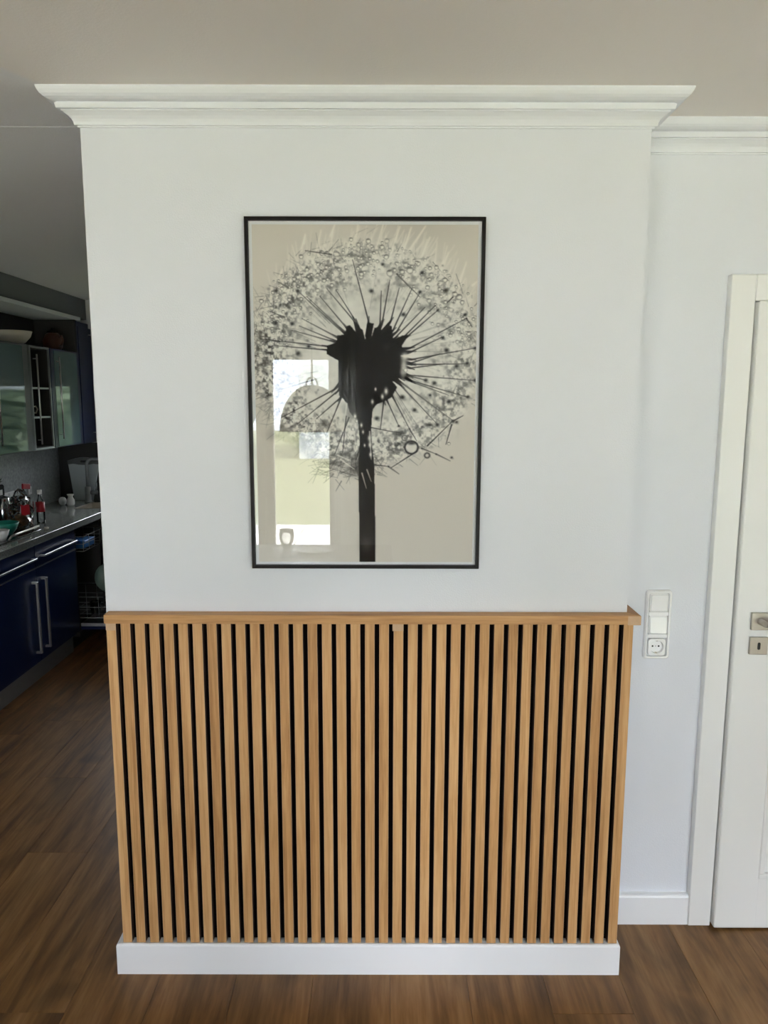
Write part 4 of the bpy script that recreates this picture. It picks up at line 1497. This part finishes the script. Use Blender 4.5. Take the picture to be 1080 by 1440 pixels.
bg = thing('bread_bag', 'clear crumpled bread bag with red print and brown loaf inside', 'bread bag', (-2.29, 4.66, WZ))
obj('bag_film', crumple(-2.29, 4.68, WZ + 0.001, 0.062, 0.085, 0.235, 4), M['film'], bg)
b = new_bm()
t = bmesh.new()
bmesh.ops.create_icosphere(t, subdivisions=3, radius=1.0)
join(b, t, Matrix.Translation((-2.29, 4.67, WZ + 0.045)) @ Matrix.Diagonal((0.048, 0.066, 0.042, 1)))
for f_ in b.faces:
    f_.smooth = True
obj('loaf', b, M['bread'], bg)
for (a0, a1, c0, c1) in ((4.60, 4.655, 0.085, 0.150), (4.715, 4.760, 0.085, 0.155)):
    b = new_bm()
    ym = (a0 + a1) / 2
    n = 6
    q0 = [b.verts.new((-2.29 + 0.071 * math.sqrt(max(0.02, 1 - ((a0 + (a1 - a0) * k / n - 4.68) / 0.098) ** 2)), a0 + (a1 - a0) * k / n, WZ + c0 + 0.003 * math.sin(k * 2))) for k in range(n + 1)]
    q1 = [b.verts.new((v.co.x - 0.001, v.co.y, WZ + c1 + 0.004 * math.cos(k * 1.7))) for k, v in enumerate(q0)]
    for k in range(n):
        b.faces.new((q0[k], q0[k + 1], q1[k + 1], q1[k]))
    o = obj('red_print', b, M['red'], bg)
b = new_bm()
t = bmesh.new()
add_box(t, -0.006, 0.006, -0.048, 0.048, -0.017, 0.017, 0.003)
join(b, t, Matrix.Translation((-2.262, 4.71, WZ + 0.255)) @ Matrix.Rotation(math.radians(-7), 4, 'X'))
o = obj('red_clip', b, M['red'], bg)
o['label'] = 'red closing strip on the neck of the bread bag'
# sockets on the backsplash
for (y0, y1, z0, z1, lab) in ((4.98, 5.30, 1.022, 1.062, 'wide white socket strip on the grey backsplash above the bread bag'), (5.44, 5.49, 1.005, 1.065, 'small white wall socket on the backsplash right of the strip')):
    s_ = thing('wall_socket', lab, 'socket', (KX + 0.014, (y0 + y1) / 2, z0))
    box_obj('socket_frame', M['white'], s_, KX + 0.0135, KX + 0.026, y0, y1, z0, z1, 0.003)
    yc = y0 + 0.03
    while yc < y1:
        box_obj('socket_well', M['insert'], s_, KX + 0.0261, KX + 0.0266, yc - 0.012, yc + 0.012, (z0 + z1) / 2 - 0.012, (z0 + z1) / 2 + 0.012)
        yc += 0.07
b = new_bm()
add_lathe(b, [(0, 0), (0.013, 0), (0.016, 0.006), (0.012, 0.013), (0, 0.015)], (-2.10, 4.60, WZ), 14)
tag(obj('bottle_cap', b, M['bowl']), 'small pale cap lying near the worktop edge below the bread bag', 'cap')
pb_ = thing('salt_bottle', 'slim clear bottle with red label and pale cap right of the bread bag', 'bottle', (-2.22, 4.82, WZ))
b = new_bm()
add_lathe(b, [(0, 0), (0.026, 0), (0.027, 0.01), (0.026, 0.13), (0.012, 0.165), (0.012, 0.19), (0, 0.19)], (-2.24, 4.84, WZ), 20)
obj('bottle_body', b, M['film'], pb_)
b = new_bm()
add_lathe(b, [(0.0275, 0.075), (0.0275, 0.140), (0.0268, 0.140), (0.0268, 0.075), (0.0275, 0.075)], (-2.24, 4.84, WZ), 20)
obj('bottle_label', b, M['red'], pb_)
b = new_bm()
add_lathe(b, [(0, 0.1905), (0.015, 0.1905), (0.015, 0.215), (0.013, 0.218), (0, 0.218)], (-2.24, 4.84, WZ), 16)
obj('bottle_top', b, M['white'], pb_)

# ------------------------------------------------------------------ behind the viewer: what the picture glass mirrors
tb = thing('dining_table', 'dark wooden dining table behind the viewer, mirrored in the picture glass', 'table', (-0.85, -0.35, 0))
box_obj('table_top', M['table'], tb, -1.75, 0.05, -0.80, 0.08, 0.715, 0.750, 0.003)
for (x_, y_) in ((-1.70, -0.75), (-0.06, -0.75), (-1.70, -0.03), (-0.06, -0.03)):
    box_obj('leg', M['table'], tb, x_, x_ + 0.06, y_, y_ + 0.06, 0.0005, 0.7145, 0.002)


def shading_chair(x, y, s_, label):
    c = thing('shading_chair', label, 'chair', (x, y, 0))
    m = M['upholstery']
    box_obj('seat', m, c, x - 0.22, x + 0.22, y - 0.22, y + 0.22, 0.42, 0.49, 0.015, 2)
    b = new_bm()
    y0 = y + s_ * 0.20
    add_prism(b, [(y0 - 0.02, 0.495), (y0 + 0.02, 0.495), (y0 + s_ * 0.05 + 0.02, 0.92), (y0 + s_ * 0.05 - 0.02, 0.92)], 'x', x - 0.22, x + 0.22, 0.008)
    obj('backrest', b, m, c)
    for (dx, dy) in ((-0.19, -0.19), (0.19, -0.19), (-0.19, 0.19), (0.19, 0.19)):
        b = new_bm()
        add_tube(b, [(x + dx, y + dy, 0.419), (x + dx * 1.08, y + dy * 1.08, 0.0005)], 0.018, 8, radii=[0.020, 0.013])
        obj('leg', b, M['table'], c)
    return c


M['upholstery'] = mat('dark_grey_upholstery', srgb(60, 60, 62), 0.9)
shading_chair(0.20, 0.42, 1, 'dark upholstered chair added out of view to shade the middle of the baseboard')  # unseen chair, added to keep window light off the baseboard middle
gl = thing('wine_glass', 'stemless wine glass on the dining table, mirrored at the lower left of the picture', 'glass', (-0.625, -0.66, 0.7505))
b = new_bm()
add_lathe(b, [(0, 0), (0.020, 0), (0.024, 0.006), (0.042, 0.05), (0.048, 0.085), (0.043, 0.125), (0.0415, 0.125), (0.0465, 0.085), (0.040, 0.05), (0.020, 0.009), (0, 0.006)], (-0.625, -0.66, 0.7505), 28)
obj('glass_bowl', b, clear_glass('drinking_glass', (0.9, 0.9, 0.9, 1)), gl)
b = new_bm()
add_lathe(b, [(0, 0), (0.075, 0), (0.125, 0.014), (0.124, 0.018), (0.075, 0.005), (0, 0.005)], (-0.43, -0.57, 0.7505), 36)
tag(obj('table_plate', b, M['white']), 'shallow white plate on the dining table, mirrored near the stem of the dandelion', 'plate')
lm = thing('pendant_lamp', 'beige dome pendant lamp hanging over the dining table, mirrored in the picture', 'lamp', (-0.435, -0.50, CZ))
b = new_bm()
dome = [(0.198, 0.0)]
for k in range(1, 10):
    a = k / 9 * PI / 2
    dome.append((0.195 * math.cos(a) + 0.012 * (k / 9), 0.27 * math.sin(a)))
inn = [(max(0.002, r - 0.004), z - 0.004) for r, z in reversed(dome)]
add_lathe(b, dome + inn, (-0.435, -0.50, 1.515), 32)
obj('lamp_shade', b, M['shade'], lm)
b = new_bm()
add_tube(b, [(-0.435, -0.50, 1.785), (-0.435, -0.50, CZ - 0.03)], 0.006, 8)
obj('cord', b, M['black'], lm)
b = new_bm()
add_lathe(b, [(0, 0), (0.055, 0), (0.05, 0.03), (0, 0.03)], (-0.435, -0.50, CZ - 0.0305), 20)
obj('ceiling_rose', b, M['white'], lm)
b = new_bm()
add_tube(b, [(-0.435 + 0.035 * math.cos(k * PI / 12), -0.50, 1.782 + 0.05 * math.sin(k * PI / 12)) for k in range(13)], 0.005, 8)
obj('loop', b, M['black'], lm)


def curtain(x0, x1, y, z0, z1, folds, m, label, depth=0.03):
    b = new_bm()
    n = folds * 8
    lo, hi = [], []
    for k in range(n + 1):
        x_ = x0 + (x1 - x0) * k / n
        y_ = y + depth * math.sin(k / n * folds * 2 * PI)
        lo.append(b.verts.new((x_, y_, z0)))
        hi.append(b.verts.new((x_ + 0.004 * math.sin(k), y_, z1)))
    for k in range(n):
        f_ = b.faces.new((lo[k], lo[k + 1], hi[k + 1], hi[k]))
        f_.smooth = True
    t = obj('curtain', b, m, None, recalc=False)
    md = t.modifiers.new('thickness', 'SOLIDIFY')
    md.thickness = 0.003
    return tag(t, label, 'curtain')


curtain(-0.435, -0.235, YB + 0.09, 0.02, 2.30, 3, M['curtain'], 'light curtain hanging right of the terrace glazing, mirrored in the picture')
curtain(-1.115, -0.975, YB + 0.09, 0.02, 2.30, 2, M['beige_curtain'], 'beige curtain hanging before the terrace glazing, mirrored at the left of the picture')

# ------------------------------------------------------------------ outdoors
b = new_bm()
add_box(b, -14, 14, -40, YB - 0.25, -0.40, -0.10)
tag(obj('lawn', b, M['lawn']), 'green lawn of the garden outside, mirrored in the picture glass', 'lawn', kind='structure')
pt = thing('patio', 'pale paved terrace outside, mirrored at the bottom of the picture', 'terrace', (-1.5, -4.5, -0.10), kind='structure')
b = new_bm()
add_box(b, -0.395, 0.395, -0.395, 0.395, 0.001, 0.05, 0.006)
slab0 = obj('slab', b, M['paving'])
slab0.parent = pt
slab0.location = (-3.2, -1.5, 0)
for i in range(9):
    for j in range(5):
        if i or j:
            c = slab0.copy()
            C.objects.link(c)
            c.parent = pt
            c.location = (-3.2 + 0.8 * i, -1.5 + 0.8 * j, 0)
hs = thing('neighbour_house', 'white clad house across the garden, mirrored beside the dark flower core', 'house', (0.4, -22, -0.1))
b = new_bm()
for k in range(24):
    z0 = -0.1 + k * 0.2
    add_prism(b, [(-19.0, z0), (-18.96, z0), (-18.985, z0 + 0.2), (-19.0, z0 + 0.2)], 'x', -2.6, 5.5)
add_box(b, -2.6, 5.5, -25, -19.0, -0.1, 4.7)
obj('clad_wall', b, M['siding'], hs)
b = new_bm()
add_prism(b, [(-18.6, 4.65), (-25.4, 4.65), (-22, 7.4)], 'x', -2.9, 5.8)
obj('roof', b, M['tile'], hs)
for x_ in (-1.6, 1.0, 3.4):
    b = new_bm()
    add_box(b, x_, x_ + 1.0, -18.97, -18.93, 0.9, 2.1)
    obj('house_window', b, M['house_glass'], hs)


def bush(x, y, r, h, seed, label, cat='tree', name='tree', base=-0.1):
    b = new_bm()
    r_ = random.Random(seed)
    for k in range(7):
        t = bmesh.new()
        bmesh.ops.create_icosphere(t, subdivisions=3, radius=1.0)
        for v in t.verts:
            v.co *= 1 + 0.16 * math.sin(v.co.x * 9 + k) * math.sin(v.co.y * 11) + 0.12 * r_.uniform(-1, 1)
        a = r_.uniform(0, 6.28)
        q = r_.uniform(0.0, 0.55) * r
        join(b, t, Matrix.Translation((x + q * math.cos(a), y + q * math.sin(a), base + h * r_.uniform(0.3, 0.72))) @ Matrix.Diagonal((r * 0.6, r * 0.6, h * 0.3, 1)))
    rt = thing(name, label, cat, (x, y, base))
    obj('crown', b, M['hedge'], rt)
    b = new_bm()
    add_tube(b, [(x, y, base), (x, y, base + h * 0.5)], 0.08, 8)
    obj('trunk', b, M['bread'], rt)
    return rt


for k, (x_, y_, r_, h_) in enumerate(((-4.9, -20.5, 1.25, 5.0), (-8.4, -19.5, 1.3, 4.4), (-11.8, -19, 1.25, 5.2), (8.2, -19, 1.25, 5.0))):
    bush(x_, y_, r_, h_, k, ['garden tree directly left of the clad house, mirrored in the picture', 'middle one of the three garden trees left of the house',
                             'garden tree furthest left of the clad house', 'garden tree right of the clad house'][k])
b = new_bm()
add_box(b, -8, 8, KY + 0.25, 24, -0.40, -0.10)
tag(obj('back_garden', b, M['lawn']), 'grass behind the house outside the kitchen window', 'lawn', kind='structure')
for k, (x_, y_, r_, h_) in enumerate(((-2.75, 8.2, 0.62, 2.2), (-1.15, 8.3, 0.62, 2.1), (0.45, 8.2, 0.62, 2.3), (2.05, 8.2, 0.62, 2.2))):
    bush(x_, y_, r_, h_, 20 + k, ['leftmost green bush outside the kitchen window', 'second green bush from the left outside the kitchen window',
                                  'third green bush from the left outside the kitchen window', 'rightmost green bush outside the kitchen window'][k], 'bush', 'bush')
b = new_bm()
t = bmesh.new()
add_box(t, -5.5, 7.5, 9.6, 10.6, -0.1, 1.78)
bmesh.ops.subdivide_edges(t, edges=t.edges, cuts=40, use_grid_fill=True)
for v in t.verts:
    n_ = math.sin(v.co.x * 13 + v.co.z * 7) * math.sin(v.co.z * 17 + v.co.x * 3) + random.uniform(-1, 1)
    v.co += Vector((0.03 * random.uniform(-1, 1), 0.05 * n_, 0.05 * random.uniform(-1, 1) if v.co.z > 0 else 0))
join(b, t)
tag(obj('hedge', b, M['hedge']), 'long clipped green hedge outside the kitchen window', 'hedge')
gg = thing('garage', 'plain grey garage behind the hedge outside the kitchen window', 'garage', (1.0, 16, -0.1))
b = new_bm()
add_box(b, -7.5, 10.0, 15.0, 19.0, -0.1, 3.6)
obj('garage_wall', b, mat('grey_render', srgb(120, 126, 130), 0.9), gg)
b = new_bm()
add_box(b, -7.8, 10.3, 14.7, 19.3, 3.601, 3.85)
obj('garage_roof', b, M['tile'], gg)
